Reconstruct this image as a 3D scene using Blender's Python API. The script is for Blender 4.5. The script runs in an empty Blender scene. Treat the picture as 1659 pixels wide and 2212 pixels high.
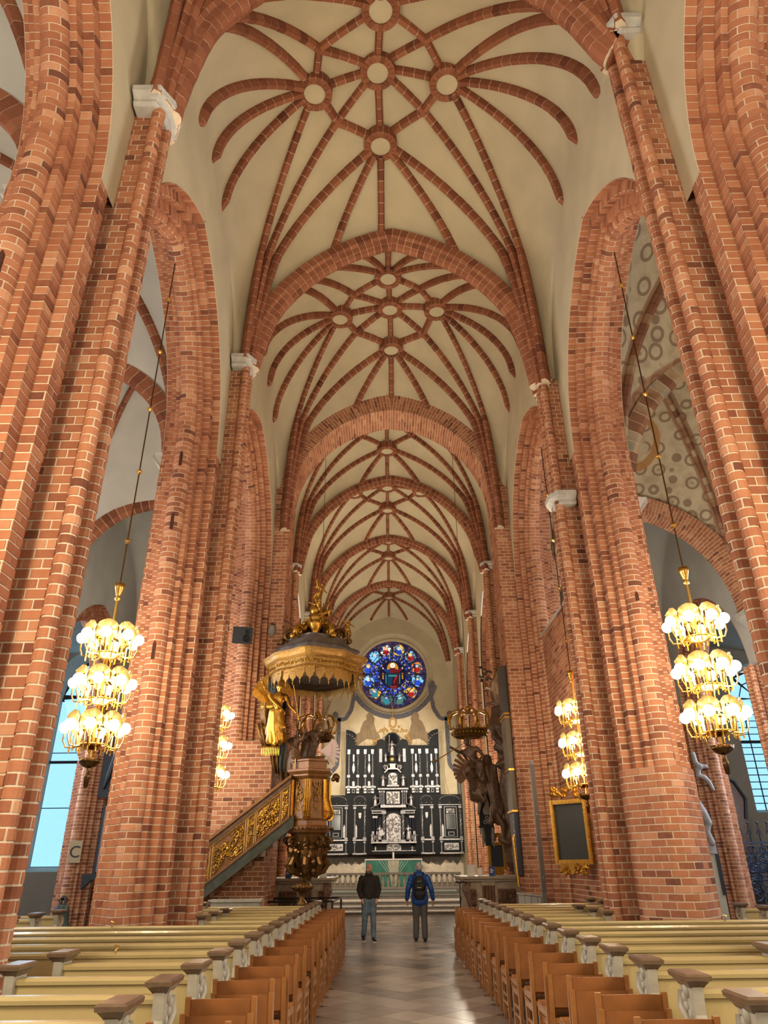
import bpy, bmesh, math, random
from math import sin, cos, pi, sqrt, radians, atan2, acos
from mathutils import Vector as V, Matrix
random.seed(11)
SC = bpy.context.scene
COL = SC.collection
# ------------------------------------------------------------------ camera
FPX, IW, IH = 1510.0, 1659.0, 2212.0
TH, RH = radians(26.84), radians(.6)
CAM = V((-.25, 0, 1.7))
CF = V((0, cos(TH), sin(TH))); _r0 = V((1, 0, 0)); _u0 = V((0, -sin(TH), cos(TH)))
CR = _r0*cos(RH) - _u0*sin(RH); CU = _r0*sin(RH) + _u0*cos(RH)
cam = bpy.data.cameras.new('camera'); cam.sensor_fit = 'VERTICAL'; cam.sensor_height = 36.0
cam.lens = 36.0*FPX/IH; cam.clip_start = .05; cam.clip_end = 300
co = bpy.data.objects.new('camera', cam); COL.objects.link(co)
m = Matrix.Identity(4)
for i in range(3):
    m[i][0] = CR[i]; m[i][1] = CU[i]; m[i][2] = -CF[i]; m[i][3] = CAM[i]
co.matrix_world = m
SC.camera = co
# ------------------------------------------------------------------ world, exposure
w = bpy.data.worlds.new('world'); SC.world = w; w.use_nodes = True
w.node_tree.nodes['Background'].inputs[0].default_value = (1.0, .9, .76, 1)
w.node_tree.nodes['Background'].inputs[1].default_value = .55
SC.view_settings.view_transform = 'Standard'; SC.view_settings.look = 'None'
SC.view_settings.gamma = 1; SC.view_settings.use_curve_mapping = False
SC.view_settings.exposure = 0.35
SC.cycles.use_denoising = True
SC.cycles.use_adaptive_sampling = True; SC.cycles.adaptive_threshold = .04; SC.cycles.adaptive_min_samples = 16
SC.cycles.max_bounces = 5; SC.cycles.diffuse_bounces = 2; SC.cycles.glossy_bounces = 2
SC.cycles.transmission_bounces = 3; SC.cycles.caustics_reflective = False; SC.cycles.caustics_refractive = False
SC.cycles.sample_clamp_indirect = 4
def lamp(kind, loc, energy, col=(1, .82, .58), size=.3, aim=None, spot=None, blend=.8):
    d = bpy.data.lights.new('lamp_light', kind); d.energy = energy; d.color = col
    if kind == 'AREA': d.size = size
    else: d.shadow_soft_size = size
    if spot: d.spot_size = radians(spot); d.spot_blend = blend
    o = bpy.data.objects.new('lamp_light', d); COL.objects.link(o); o.location = loc
    if aim: o.rotation_euler = (V(aim)-V(loc)).to_track_quat('-Z', 'Y').to_euler()
    return o
WARM = (1, .84, .60)
# floodlights fixed on the ledges of the piers, washing the vaults
for y in (1.0, 6.6, 13.25, 20.6):
    for s in (-1, 1):
        lamp('SPOT', (s*3.3, y+.8, 6.0), 215, (1, .86, .64), .5, (-s*1.2, y+2.8, 17.5), 120)
for y in (25.7, 31.6, 37.8):
    for s in (-1, 1):
        lamp('SPOT', (s*3.2, y, 6.0), 300, (1, .89, .72), .5, (-s*1.5, y+1.5, 16), 120)
# bare fill lights added beside and behind the camera; no chandeliers built for them
for s in (-1, 1):
    for z in (3.4, 4.1, 4.8): lamp('POINT', (s*3.9, 2.6, z), 150, WARM, .35)
    lamp('POINT', (s*3.9, -4, 4.2), 320, WARM, .5)
# altar spotlights
for s in (-1, 1): lamp('SPOT', (s*2.9, 33.5, 9.0), 1500, (1, .92, .78), .25, (s*.4, 43.5, 5.6), 60)
for y in (28.5, 34.5):
    for s in (-1, 1): lamp('POINT', (s*3.2, y, 4.5), 260, (1, .9, .72), .4)  # unseen fill lights added to brighten the chancel
# daylight entering the outer aisles through their windows
for s in (-1, 1):
    lamp('AREA', (s*15.2, 25, 6), 900, (.62, .78, 1), 5, (s*10, 22, 3))
    lamp('AREA', (s*15.2, 12, 6), 700, (.68, .82, 1), 5, (s*9, 12, 5))
lamp('POINT', (-7.6, 17.5, 6), 300, (1, .93, .84), .5); lamp('POINT', (8.0, 17.5, 6), 300, (1, .9, .78), .5)
lamp('POINT', (-7.6, 10, 6), 260, (1, .93, .84), .5); lamp('POINT', (8.0, 10, 6), 260, (1, .9, .78), .5)
lamp('POINT', (-7.6, 3, 6), 220, (1, .93, .84), .5); lamp('POINT', (8.0, 3, 6), 220, (1, .93, .84), .5)
# ------------------------------------------------------------------ materials
MATS = {}
def mat(name, col=(.5, .5, .5), rough=.6, metal=0, emit=None, es=0, noise=0, nscale=6, bump=0, bscale=40, col2=None, spec=.5, coat=0):
    if name in MATS: return MATS[name]
    mt = bpy.data.materials.new(name); mt.use_nodes = True; MATS[name] = mt
    nt = mt.node_tree; b = nt.nodes['Principled BSDF']
    b.inputs['Base Color'].default_value = (*col, 1); b.inputs['Roughness'].default_value = rough
    b.inputs['Metallic'].default_value = metal; b.inputs['Specular IOR Level'].default_value = spec
    b.inputs['Coat Weight'].default_value = coat
    if emit: b.inputs['Emission Color'].default_value = (*emit, 1); b.inputs['Emission Strength'].default_value = es
    if noise or bump:
        tc = nt.nodes.new('ShaderNodeTexCoord')
    if noise:
        n = nt.nodes.new('ShaderNodeTexNoise'); n.inputs['Scale'].default_value = nscale; n.inputs['Detail'].default_value = 4
        nt.links.new(tc.outputs['Object'], n.inputs['Vector'])
        r = nt.nodes.new('ShaderNodeValToRGB'); r.color_ramp.elements[0].position = .32; r.color_ramp.elements[1].position = .68
        c2 = col2 or tuple(c*(1-noise) for c in col)
        r.color_ramp.elements[0].color = (*c2, 1); r.color_ramp.elements[1].color = (*col, 1)
        nt.links.new(n.outputs['Fac'], r.inputs['Fac']); nt.links.new(r.outputs['Color'], b.inputs['Base Color'])
    if bump:
        n2 = nt.nodes.new('ShaderNodeTexNoise'); n2.inputs['Scale'].default_value = bscale; n2.inputs['Detail'].default_value = 3
        nt.links.new(tc.outputs['Object'], n2.inputs['Vector'])
        bp = nt.nodes.new('ShaderNodeBump'); bp.inputs['Strength'].default_value = bump; bp.inputs['Distance'].default_value = .02
        nt.links.new(n2.outputs['Fac'], bp.inputs['Height']); nt.links.new(bp.outputs['Normal'], b.inputs['Normal'])
    return mt
def attr_mat(name, stops, rough, attr='tint', nscale=9, namp=.35, bump=.4, bscale=60, coat=0):
    """colour picked per piece from the face attribute, with fine grain"""
    mt = bpy.data.materials.new(name); mt.use_nodes = True; MATS[name] = mt
    nt = mt.node_tree; b = nt.nodes['Principled BSDF']; b.inputs['Roughness'].default_value = rough
    b.inputs['Specular IOR Level'].default_value = .3; b.inputs['Coat Weight'].default_value = coat
    at = nt.nodes.new('ShaderNodeAttribute'); at.attribute_name = attr
    tc = nt.nodes.new('ShaderNodeTexCoord')
    n = nt.nodes.new('ShaderNodeTexNoise'); n.inputs['Scale'].default_value = nscale; n.inputs['Detail'].default_value = 2
    nt.links.new(tc.outputs['Object'], n.inputs['Vector'])
    ma = nt.nodes.new('ShaderNodeMath'); ma.operation = 'MULTIPLY_ADD'; ma.inputs[1].default_value = namp; 
    nt.links.new(n.outputs['Fac'], ma.inputs[0])
    ad = nt.nodes.new('ShaderNodeMath'); ad.operation = 'ADD'; ad.inputs[1].default_value = -namp*.5
    nt.links.new(at.outputs['Fac'], ma.inputs[2]); nt.links.new(ma.outputs[0], ad.inputs[0])
    r = nt.nodes.new('ShaderNodeValToRGB'); els = r.color_ramp.elements
    while len(els) < len(stops): els.new(.5)
    for e, (p, c) in zip(els, stops): e.position = p; e.color = (*c, 1)
    nt.links.new(ad.outputs[0], r.inputs['Fac']); nt.links.new(r.outputs['Color'], b.inputs['Base Color'])
    n2 = nt.nodes.new('ShaderNodeTexNoise'); n2.inputs['Scale'].default_value = bscale; n2.inputs['Detail'].default_value = 1
    nt.links.new(tc.outputs['Object'], n2.inputs['Vector'])
    bp = nt.nodes.new('ShaderNodeBump'); bp.inputs['Strength'].default_value = bump; bp.inputs['Distance'].default_value = .012
    nt.links.new(n2.outputs['Fac'], bp.inputs['Height']); nt.links.new(bp.outputs['Normal'], b.inputs['Normal'])
    return mt
def srgb(r, g, b): return tuple(((c/255+.055)/1.055)**2.4 if c > 10 else c/255/12.92 for c in (r, g, b))
BRICK = attr_mat('brick_clay', [(0, srgb(120, 72, 54)), (.3, srgb(166, 104, 74)), (.65, srgb(188, 124, 88)), (1, srgb(208, 152, 116))], .85)
RIBM = attr_mat('rib_clay', [(0, srgb(112, 64, 46)), (.4, srgb(146, 88, 62)), (1, srgb(174, 112, 80))], .85)
MORTAR = mat('lime_mortar', srgb(228, 206, 176), .95, noise=.15, nscale=14)
PLASTER = mat('lime_plaster', srgb(208, 192, 158), .95, noise=.13, nscale=1.4, bump=.12, bscale=9)
PLASTERG = mat('aisle_plaster', srgb(204, 200, 190), .95, noise=.14, nscale=1.1, bump=.12, bscale=9)
STONE = mat('pale_stone', srgb(200, 194, 184), .85, noise=.25, nscale=9, bump=.5, bscale=25)
# ------------------------------------------------------------------ object helpers
def link(o, parent=None):
    COL.objects.link(o)
    if parent is not None: o.parent = parent
    return o
def mesh_obj(name, vs, fs, mt, parent=None, smooth=False):
    me = bpy.data.meshes.new(name); me.from_pydata([tuple(v) for v in vs], [], fs)
    if mt is not None: me.materials.append(mt)
    if smooth: me.polygons.foreach_set('use_smooth', [True]*len(me.polygons))
    return link(bpy.data.objects.new(name, me), parent)
def struct(o, label=None):
    o['kind'] = 'structure'
    if label: o['label'] = label
    return o
def thing(name, label, cat, loc=(0, 0, 0), rotz=0, group=None):
    o = bpy.data.objects.new(name, None); COL.objects.link(o); o.location = loc; o.rotation_euler = (0, 0, rotz)
    o.empty_display_size = .1
    return tag(o, label, cat, group)
def tag(o, label, cat, group=None):
    o['label'] = label; o['category'] = cat
    if group: o['group'] = group
    return o
def dup(root, loc=None, rotz=None, label=None, group=None):
    def cp(o, par):
        c = o.copy(); COL.objects.link(c)
        if par is not None: c.parent = par
        for ch in o.children: cp(ch, c)
        return c
    r = cp(root, None)
    if loc is not None: r.location = loc
    if rotz is not None: r.rotation_euler = (0, 0, rotz)
    if label: r['label'] = label
    if group: r['group'] = group
    return r
class MB:
    """collects shapes for one mesh"""
    def __init__(s): s.v = []; s.f = []
    def add(s, vs, fs):
        n = len(s.v); s.v += [V(v) for v in vs]; s.f += [tuple(i+n for i in f) for f in fs]; return s
    def box(s, x0, x1, y0, y1, z0, z1):
        return s.add([(x, y, z) for z in (z0, z1) for y in (y0, y1) for x in (x0, x1)],
                     [(0, 2, 3, 1), (4, 5, 7, 6), (0, 1, 5, 4), (2, 6, 7, 3), (0, 4, 6, 2), (1, 3, 7, 5)])
    def obox(s, c, ax, ay, az):
        c, ax, ay, az = V(c), V(ax), V(ay), V(az)
        return s.add([c+ax*i+ay*j+az*k for k in (-1, 1) for j in (-1, 1) for i in (-1, 1)],
                     [(0, 2, 3, 1), (4, 5, 7, 6), (0, 1, 5, 4), (2, 6, 7, 3), (0, 4, 6, 2), (1, 3, 7, 5)])
    def prism(s, poly, axis, t0, t1):
        """poly of 2D points extruded along axis ('x','y','z')"""
        def P(p, t):
            a, b = p
            return {'x': (t, a, b), 'y': (a, t, b), 'z': (a, b, t)}[axis]
        n = len(poly)
        vs = [P(p, t0) for p in poly] + [P(p, t1) for p in poly]
        return s.add(vs, [tuple(range(n-1, -1, -1)), tuple(range(n, 2*n))] + [(i, (i+1) % n, n+(i+1) % n, n+i) for i in range(n)])
    def lathe(s, prof, c=(0, 0, 0), n=14, axis=(0, 0, 1), a0=0, a1=2*pi, cap=True):
        """prof: (r, h) list"""
        az = V(axis).normalized(); ax = az.orthogonal().normalized()
        if abs(az.z) > .99: ax = V((1, 0, 0))
        ay = az.cross(ax); c = V(c); full = abs(a1-a0-2*pi) < 1e-6; k = n if full else n+1
        base = len(s.v)
        for r, h in prof:
            for i in range(k):
                t = a0+(a1-a0)*i/n; s.v.append(c+az*h+(ax*cos(t)+ay*sin(t))*r)
        for j in range(len(prof)-1):
            for i in range(n):
                i2 = (i+1) % k
                s.f.append((base+j*k+i, base+j*k+i2, base+(j+1)*k+i2, base+(j+1)*k+i))
        for j in (0, len(prof)-1):
            q = prof[1] if j == 0 else prof[-2]
            if cap and prof[j][0] > 1e-5 and full and not (abs(q[1]-prof[j][1]) < 1e-4 and q[0] < prof[j][0]): s.f.append(tuple(base+j*k+i for i in range(k)))
        return s
    def tube(s, pts, r, n=8, cap=True):
        pts = [V(p) for p in pts]; rs = r if isinstance(r, (list, tuple)) else [r]*len(pts)
        base = len(s.v); up = None
        for i, p in enumerate(pts):
            t = (pts[min(i+1, len(pts)-1)]-pts[max(i-1, 0)])
            t = t.normalized() if t.length > 1e-9 else V((0, 0, 1))
            if up is None: up = t.orthogonal().normalized()
            up = up-t*up.dot(t)
            up = up.normalized() if up.length > 1e-6 else t.orthogonal().normalized()
            q = t.cross(up)
            for k in range(n): s.v.append(p+(up*cos(2*pi*k/n)+q*sin(2*pi*k/n))*rs[i])
        for i in range(len(pts)-1):
            for k in range(n):
                s.f.append((base+i*n+k, base+i*n+(k+1) % n, base+(i+1)*n+(k+1) % n, base+(i+1)*n+k))
        if cap:
            s.f.append(tuple(base+k for k in range(n))); e = base+(len(pts)-1)*n
            s.f.append(tuple(e+k for k in range(n)))
        return s
    def ball(s, c, r, n=8, m=6, sq=(1, 1, 1)):
        c = V(c); base = len(s.v)
        for j in range(m+1):
            a = pi*j/m
            for i in range(n):
                b = 2*pi*i/n; s.v.append(c+V((r*sq[0]*sin(a)*cos(b), r*sq[1]*sin(a)*sin(b), r*sq[2]*cos(a))))
        for j in range(m):
            for i in range(n):
                s.f.append((base+j*n+i, base+j*n+(i+1) % n, base+(j+1)*n+(i+1) % n, base+(j+1)*n+i))
        return s
    def xf(s, M, i0=0):
        for i in range(i0, len(s.v)): s.v[i] = M @ s.v[i]
        return s
    def ext(s, o, M=None):
        return s.add([M @ v for v in o.v] if M else o.v, o.f)
    def build(s, name, mt, parent=None, smooth=False): return mesh_obj(name, s.v, s.f, mt, parent, smooth)
# ------------------------------------------------------------------ brickwork
def in_view(p, mar=20):
    d = p-CAM; z = d.dot(CF)
    if z < .3: return None
    u = IW/2+FPX*d.dot(CR)/z; v = IH/2-FPX*d.dot(CU)/z
    return z if (-mar < u < IW+mar and -mar < v < IH+mar) else None
class Bricks:
    def __init__(s, mt=None, name='brick'): s.it = []; s.mt = mt or BRICK; s.name = name
    def build(s, owner, n_ind, part=None, rest='brick_courses'):
        sc = []
        for k, (vs, fs, nrm, t) in enumerate(s.it):
            c = sum(vs, V())/len(vs); z = in_view(c); d = CAM-c; q = 0
            if z: q = max(0, nrm.dot(d)/d.length)*(vs[0]-vs[-1]).length/(z*z)
            sc.append((q, k))
        sc.sort(reverse=True)
        ind = set(k for q, k in sc[:n_ind] if q > 0)
        V2, F2, T2 = [], [], []
        for k, (vs, fs, nrm, t) in enumerate(s.it):
            if k in ind:
                me = bpy.data.meshes.new(s.name); me.from_pydata([tuple(v) for v in vs], [], fs); me.materials.append(s.mt)
                at = me.attributes.new('tint', 'FLOAT', 'FACE'); at.data.foreach_set('value', [t]*len(fs))
                link(bpy.data.objects.new(s.name, me), part if part is not None else owner)
            else:
                n = len(V2); V2 += vs; F2 += [tuple(i+n for i in f) for f in fs]; T2 += [t]*len(fs)
        if V2:
            o = mesh_obj(rest, V2, F2, s.mt, owner); o['kind'] = 'stuff'
            at = o.data.attributes.new('tint', 'FLOAT', 'FACE'); at.data.foreach_set('value', T2)
def cum(pts):
    L = [0]
    for i in range(1, len(pts)): L.append(L[-1]+sqrt((pts[i][0]-pts[i-1][0])**2+(pts[i][1]-pts[i-1][1])**2))
    return L
def pnormals(pts):
    """outward 2D normals of a CCW polyline, mitred"""
    n = len(pts); sg = []
    for i in range(n-1):
        dx, dy = pts[i+1][0]-pts[i][0], pts[i+1][1]-pts[i][1]; l = sqrt(dx*dx+dy*dy) or 1e-9
        sg.append((dy/l, -dx/l))
    out = []
    for i in range(n):
        a = sg[max(i-1, 0)]; b = sg[min(i, n-2)]; x, y = a[0]+b[0], a[1]+b[1]; l2 = x*x+y*y
        if l2 < .1: out.append(b)
        else: k = 2/l2; out.append((x*k, y*k))
    return out
def cuts_of(pts, bl):
    L = cum(pts); base = [0]; cc = set()
    for i in range(1, len(pts)-1):
        ax, ay = pts[i][0]-pts[i-1][0], pts[i][1]-pts[i-1][1]; bx, by = pts[i+1][0]-pts[i][0], pts[i+1][1]-pts[i][1]
        if ax*by-ay*bx < -.4*sqrt((ax*ax+ay*ay)*(bx*bx+by*by)): base.append(L[i]); cc.add(L[i])
    base.append(L[-1]); res = []
    for par in (0, 1):
        c = []
        for a, b in zip(base, base[1:]):
            c.append(a); n = max(1, round((b-a)/bl))
            if n == 1:
                if par and b-a > bl*1.2: c.append((a+b)/2)
            elif par == 0: c += [a+(b-a)*k/n for k in range(1, n)]
            else: c += [a+(b-a)*(k-.5)/n for k in range(1, n+1)]
        c.append(L[-1]); res.append(c)
    return L, res, cc
def subpoly(pts, L, nr, a, b):
    def at(t):
        for i in range(len(L)-1):
            if t <= L[i+1]+1e-9:
                f = (t-L[i])/max(1e-9, L[i+1]-L[i])
                return (pts[i][0]+(pts[i+1][0]-pts[i][0])*f, pts[i][1]+(pts[i+1][1]-pts[i][1])*f), i
        return pts[-1], len(L)-2
    p0, i0 = at(a); p1, i1 = at(b)
    def segn(i):
        dx, dy = pts[i+1][0]-pts[i][0], pts[i+1][1]-pts[i][1]; l = sqrt(dx*dx+dy*dy) or 1e-9
        return (dy/l, -dx/l)
    P = [p0]; N = [segn(i0)]
    for i in range(i0+1, i1+1):
        if a+.004 < L[i] < b-.004: P.append(pts[i]); N.append(nr[i])
    P.append(p1); N.append(segn(i1))
    return P, N
def sweep(bk, pts, frame, stations, gap=.019, dep=.02, proud=.008, bl=.26, clamp=None, tint=None, jit=.003, core=True, core_step=1):
    """lays bricks over a profile swept through the stations; returns the mortar core as (verts, faces)"""
    nr = pnormals(pts); L, CUT, CC = cuts_of(pts, bl)
    cache = {}
    for par in (0, 1):
        for a, b in zip(CUT[par], CUT[par][1:]):
            if b-a > gap*1.5: cache.setdefault(par, []).append(subpoly(pts, L, nr, a+(.002 if a in CC else gap/2), b-(.002 if b in CC else gap/2)))
    for i in range(len(stations)-1):
        s0, s1 = stations[i], stations[i+1]; g = gap/2/max(1e-6, (frame(s1)[0]-frame(s0)[0]).length)*(s1-s0)
        F0 = frame(s0+g); F1 = frame(s1-g)
        for P, N in cache[i % 2]:
            j = random.uniform(-jit, jit); vs = []; m = len(P)
            for (O, A, B) in (F0, F1):
                for off in (j, j-dep):
                    for (a, b), (na, nb) in zip(P, N):
                        v = O+A*(a+na*off)+B*(b+nb*off)
                        if clamp: v = clamp(v)
                        vs.append(v)
            # rows: 0 outer0, 1 inner0, 2 outer1, 3 inner1
            if (vs[0]-vs[2*m]).length < .012 and (vs[m-1]-vs[3*m-1]).length < .012: continue
            fs = []
            for k in range(m-1):
                fs.append((k, k+1, 2*m+k+1, 2*m+k)); fs.append((m+k, m+k+1, k+1, k)); fs.append((2*m+k, 2*m+k+1, 3*m+k+1, 3*m+k))
            fs.append((m, 0, 2*m, 3*m)); fs.append((m-1, 2*m-1, 4*m-1, 3*m-1))
            k = m//2; O, A, B = F0; nn = A*N[k][0]+B*N[k][1]
            bk.it.append((vs, fs, nn.normalized(), (random.gauss(.5, .2) if tint is None else random.gauss(*tint))))
    if not core: return [], []
    vs, fs = [], []; m = len(pts); ss = stations[::core_step]
    if ss[-1] != stations[-1]: ss = list(ss)+[stations[-1]]
    for s in ss:
        O, A, B = frame(s)
        for (a, b), (na, nb) in zip(pts, nr):
            v = O+A*(a-na*proud)+B*(b-nb*proud)
            vs.append(clamp(v) if clamp else v)
    for i in range(len(ss)-1):
        for k in range(m-1): fs.append((i*m+k, i*m+k+1, (i+1)*m+k+1, (i+1)*m+k))
    return vs, fs
def vframe(x, y, sa, sb=-1):
    A = V((sa, 0, 0)); B = V((0, sb, 0))
    return lambda z: (V((x, y, z)), A, B)
def frange(a, b, st):
    n = max(1, round((b-a)/st)); return [a+(b-a)*i/n for i in range(n+1)]
# ================================================================== structure
def arc(cx, cy, r, a0, a1, n): return [(cx+r*cos(radians(a0+(a1-a0)*i/n)), cy+r*sin(radians(a0+(a1-a0)*i/n))) for i in range(n+1)]
XC = 4.31                                   # centre plane of the nave arcades
CL = [(1.0, 0), (1.0, .07)]+arc(1.02, .17, .10, -60, 150, 8)+[(.88, .12), (.44, .12), (.44, .36)]          # wall shafts, half
ST = [(.64, .36), (.64, .62), (.46, .62), (.46, .84), (.30, .84), (.30, 1.03), (.2, 1.03)]+arc(0, 1.03, .2, 0, 90, 6)[1:]
ORD = ST[1:]                                                                                      # arch orders, nave half
CL = [(a*.9, b*.9) for a, b in CL]; ST = [(a*.9, b*.9) for a, b in ST]; ORD = ST[1:]
mirA = lambda P: [(-a, b) for a, b in reversed(P)]
mirB = lambda P: [(a, -b) for a, b in reversed(P)]
HALFW = CL+ST+mirA(ST)[1:]                                  # from nave front round the west side to the aisle face
PIER = HALFW[:-1]+[(-.576, .3), (-.576, 0)]+mirB(HALFW[:-1]+[(-.576, .3)])
SHAFT = mirB(CL)[:-1]+CL
ARCHP = ORD+mirA(ORD)[1:]
def pier(label, x, y, z1, sgn, n_ind, prof=PIER, zlow=None, low=None, sb=-1):
    """sgn: direction of the nave seen from the pier (+1 for the left row)"""
    root = struct(bpy.data.objects.new('pillar', None), label); COL.objects.link(root)
    bk = Bricks(); cv, cf = [], []
    segs = [(0, z1, prof)] if not low else [(0, zlow, low), (zlow, z1, prof)]
    for za, zb, pr in segs:
        fr = vframe(x, y, sgn, sb); st = frange(za, zb, .106)
        v, f = sweep(bk, pr, fr, st, core_step=len(st)-1)
        n = len(cv); cv += v; cf += [tuple(i+n for i in q) for q in f]
        if low and za == 0:
            n = len(cv); cv += [V((x+sgn*a, y+sb*b, zb)) for a, b in pr]; cf.append(tuple(range(n, n+len(pr))))
    mesh_obj('mortar_core', cv, cf, MORTAR, root)
    bk.build(root, n_ind)
    return root
def shaft(root, x, y, sgn, z0, z1, n_ind=40):
    bk = Bricks(); st = frange(z0, z1, .106); fr = vframe(x, y, sgn)
    v, f = sweep(bk, SHAFT, fr, st, core_step=len(st)-1)
    mesh_obj('shaft_core', v, f, MORTAR, root); bk.build(root, n_ind, rest='shaft_courses')
def capital(root, x, y, z, sgn):
    mb = MB(); c = V((x+sgn*.80, y, z))
    poly = [(-.13, .0), (.17, .0), (.2, .06), (.24, .1), (.24, .17), (.3, .19), (.3, .27), (-.13, .27)]
    n = 6; rings = []
    for a, h in [(.13, 0), (.17, .05), (.16, .1), (.22, .15), (.26, .17), (.27, .26), (.22, .28)]:
        rings.append([(-.2, -a-.15, h), (a*.7, -a-.15, h), (a*1.25, -a*.6, h), (a*1.25, a*.6, h), (a*.7, a+.15, h), (-.2, a+.15, h)])
    vs = [c+V((sgn*p[0], p[1], p[2])) for r in rings for p in r]; k = 6
    fs = [(j*k+i, j*k+(i+1) % k, (j+1)*k+(i+1) % k, (j+1)*k+i) for j in range(len(rings)-1) for i in range(k)]+[tuple(range(k)), tuple(range(len(vs)-k, len(vs)))]
    mb.add(vs, fs); o = mb.build('capital', STONE, root); o['label'] = 'pale stone capital of the wall shaft'
def arch_frames(xc, sgn, yc, h, R, zs, side):
    """side -1: springs from the west pier, +1: from the east pier"""
    A = V((sgn, 0, 0))
    def fr(p):
        return (V((xc, yc+side*(h-R+R*cos(p)), zs+R*sin(p))), A, V((0, -side*cos(p), -sin(p))))
    cl = (lambda v: V((v.x, min(v.y, yc), v.z))) if side < 0 else (lambda v: V((v.x, max(v.y, yc), v.z)))
    return fr, cl
def arcade(root, part_name, xc, sgn, yc, h, zs, rise, n_ind, bo=.558, prof=ARCHP, bl=.26, label=None):
    """pointed brick arch; rise is measured at profile offset bo"""
    ho = h-bo; Ro = (rise*rise+ho*ho)/(2*ho); R = Ro+bo
    bk = Bricks(); cv, cf = [], []
    for side in (-1, 1):
        fr, cl = arch_frames(xc, sgn, yc, h, R, zs, side)
        pm = acos(max(0, (Ro-ho)/R))+.02; st = frange(0, pm, .105/(Ro-.3))
        v, f = sweep(bk, prof, fr, st, clamp=cl, bl=bl); n = len(cv); cv += v; cf += [tuple(i+n for i in q) for q in f]
    o = mesh_obj(part_name, cv, cf, MORTAR, root)
    if label: o['label'] = label
    bk.build(root, n_ind, part=o, rest='arch_courses')
    def outer(y):
        d = abs(y-yc)
        return zs+sqrt(max(0, Ro*Ro-(d+Ro-ho)**2)) if d < ho else zs
    return outer
Y0, Y1, Y2, YCH = -.15, 6.45, 13.05, 20.5
ZS = 9.4
# ---- piers
pnL = pier('near brick pillar on the left, cut by the left edge of the picture', -XC, Y1, ZS, 1, 300)
pnR = pier('near brick pillar on the right, cut by the right edge of the picture', XC, Y1, ZS, -1, 300)
pmL = pier('brick pillar on the left between the two left pew blocks, beside the pulpit stair', -XC, Y2, ZS, 1, 300)
LOWP = CL+[(.6, .324), (.6, .58), (.36, .88), (.18, 1.08), (0, 1.13), (-.18, 1.08), (-.36, .88), (-.6, .58), (-.6, 0)]
LOWP = LOWP+mirB(LOWP[:-1])
pmR = pier('brick pillar on the right with a plain lower part, left of the right chandelier', XC, Y2, ZS, -1, 300, zlow=3.1, low=LOWP)
FARP = [(1.04, -.7), (1.04, .45), (.576, .45)]+ST[1:]+mirA(ST)[1:]+[(-.576, 0), (-.576, -.7)]
FARLOW = [(1.06, -.7), (1.06, 1.18), (.1, 1.18), (-.55, 1.18), (-.66, 1.1), (-.66, 0), (-.66, -.7)]
pfL = pier('brick chancel pillar on the left that carries the pulpit', -XC, YCH, ZS, 1, 300, prof=FARP, zlow=4.7, low=FARLOW)
pfR = pier('brick chancel pillar on the right behind the royal pew', XC, YCH, ZS, -1, 300, prof=FARP)
for p, x, y, s, zc, zt in ((pnL, -XC, Y1, 1, 11.3, 11.3), (pnR, XC, Y1, -1, 12.95, 12.95), (pmL, -XC, Y2, 1, 12.0, 12.0), (pmR, XC, Y2, -1, 8.35, 11.6)):
    shaft(p, x, y, s, ZS, zt, 60); capital(p, x, y, zc-.05, s)
JMB = [(1.04, -.7), (1.04, .45), (.56, .45)]
for p, x, s in ((pfL, -XC, 1), (pfR, XC, -1)):
    bk = Bricks(); st = frange(ZS, 12.15, .106); v, f = sweep(bk, JMB, vframe(x, YCH, s), st, core_step=len(st)-1)
    mesh_obj('jamb_core', v, f, MORTAR, p); bk.build(p, 20, rest='jamb_courses')
# put-log slits as raised prisms; the holes' shade is put into their colour
SLIT = mat('slit_shade', srgb(74, 38, 24), .95)
def slit(root, x, y, z, h=.34, w=.028, ax='x'):
    mb = MB()
    poly = [(-w, -h/2), (w, -h/2), (w, h/2-.07), (0, h/2), (-w, h/2-.07)]
    if ax == 'x': mb.prism([(x+a, z+b) for a, b in poly], 'y', y-.012, y+.03)
    else: mb.prism([(y+a, z+b) for a, b in poly], 'x', x-.012, x+.012)
    mb.build('putlog_hole', SLIT, root)
for z in (7.35, 5.6): slit(pnL, -XC+.05, Y1-1.11, z, .42)
for z in (9.0, 7.6, 5.1): slit(pmL, -XC+.02, Y2-1.11, z)
for z in (6.9, 5.2): slit(pnR, XC-.92, Y1-.2, z, .4)
slit(pmR, XC-.02, Y2-1.11, 6.0, .18)
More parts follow.
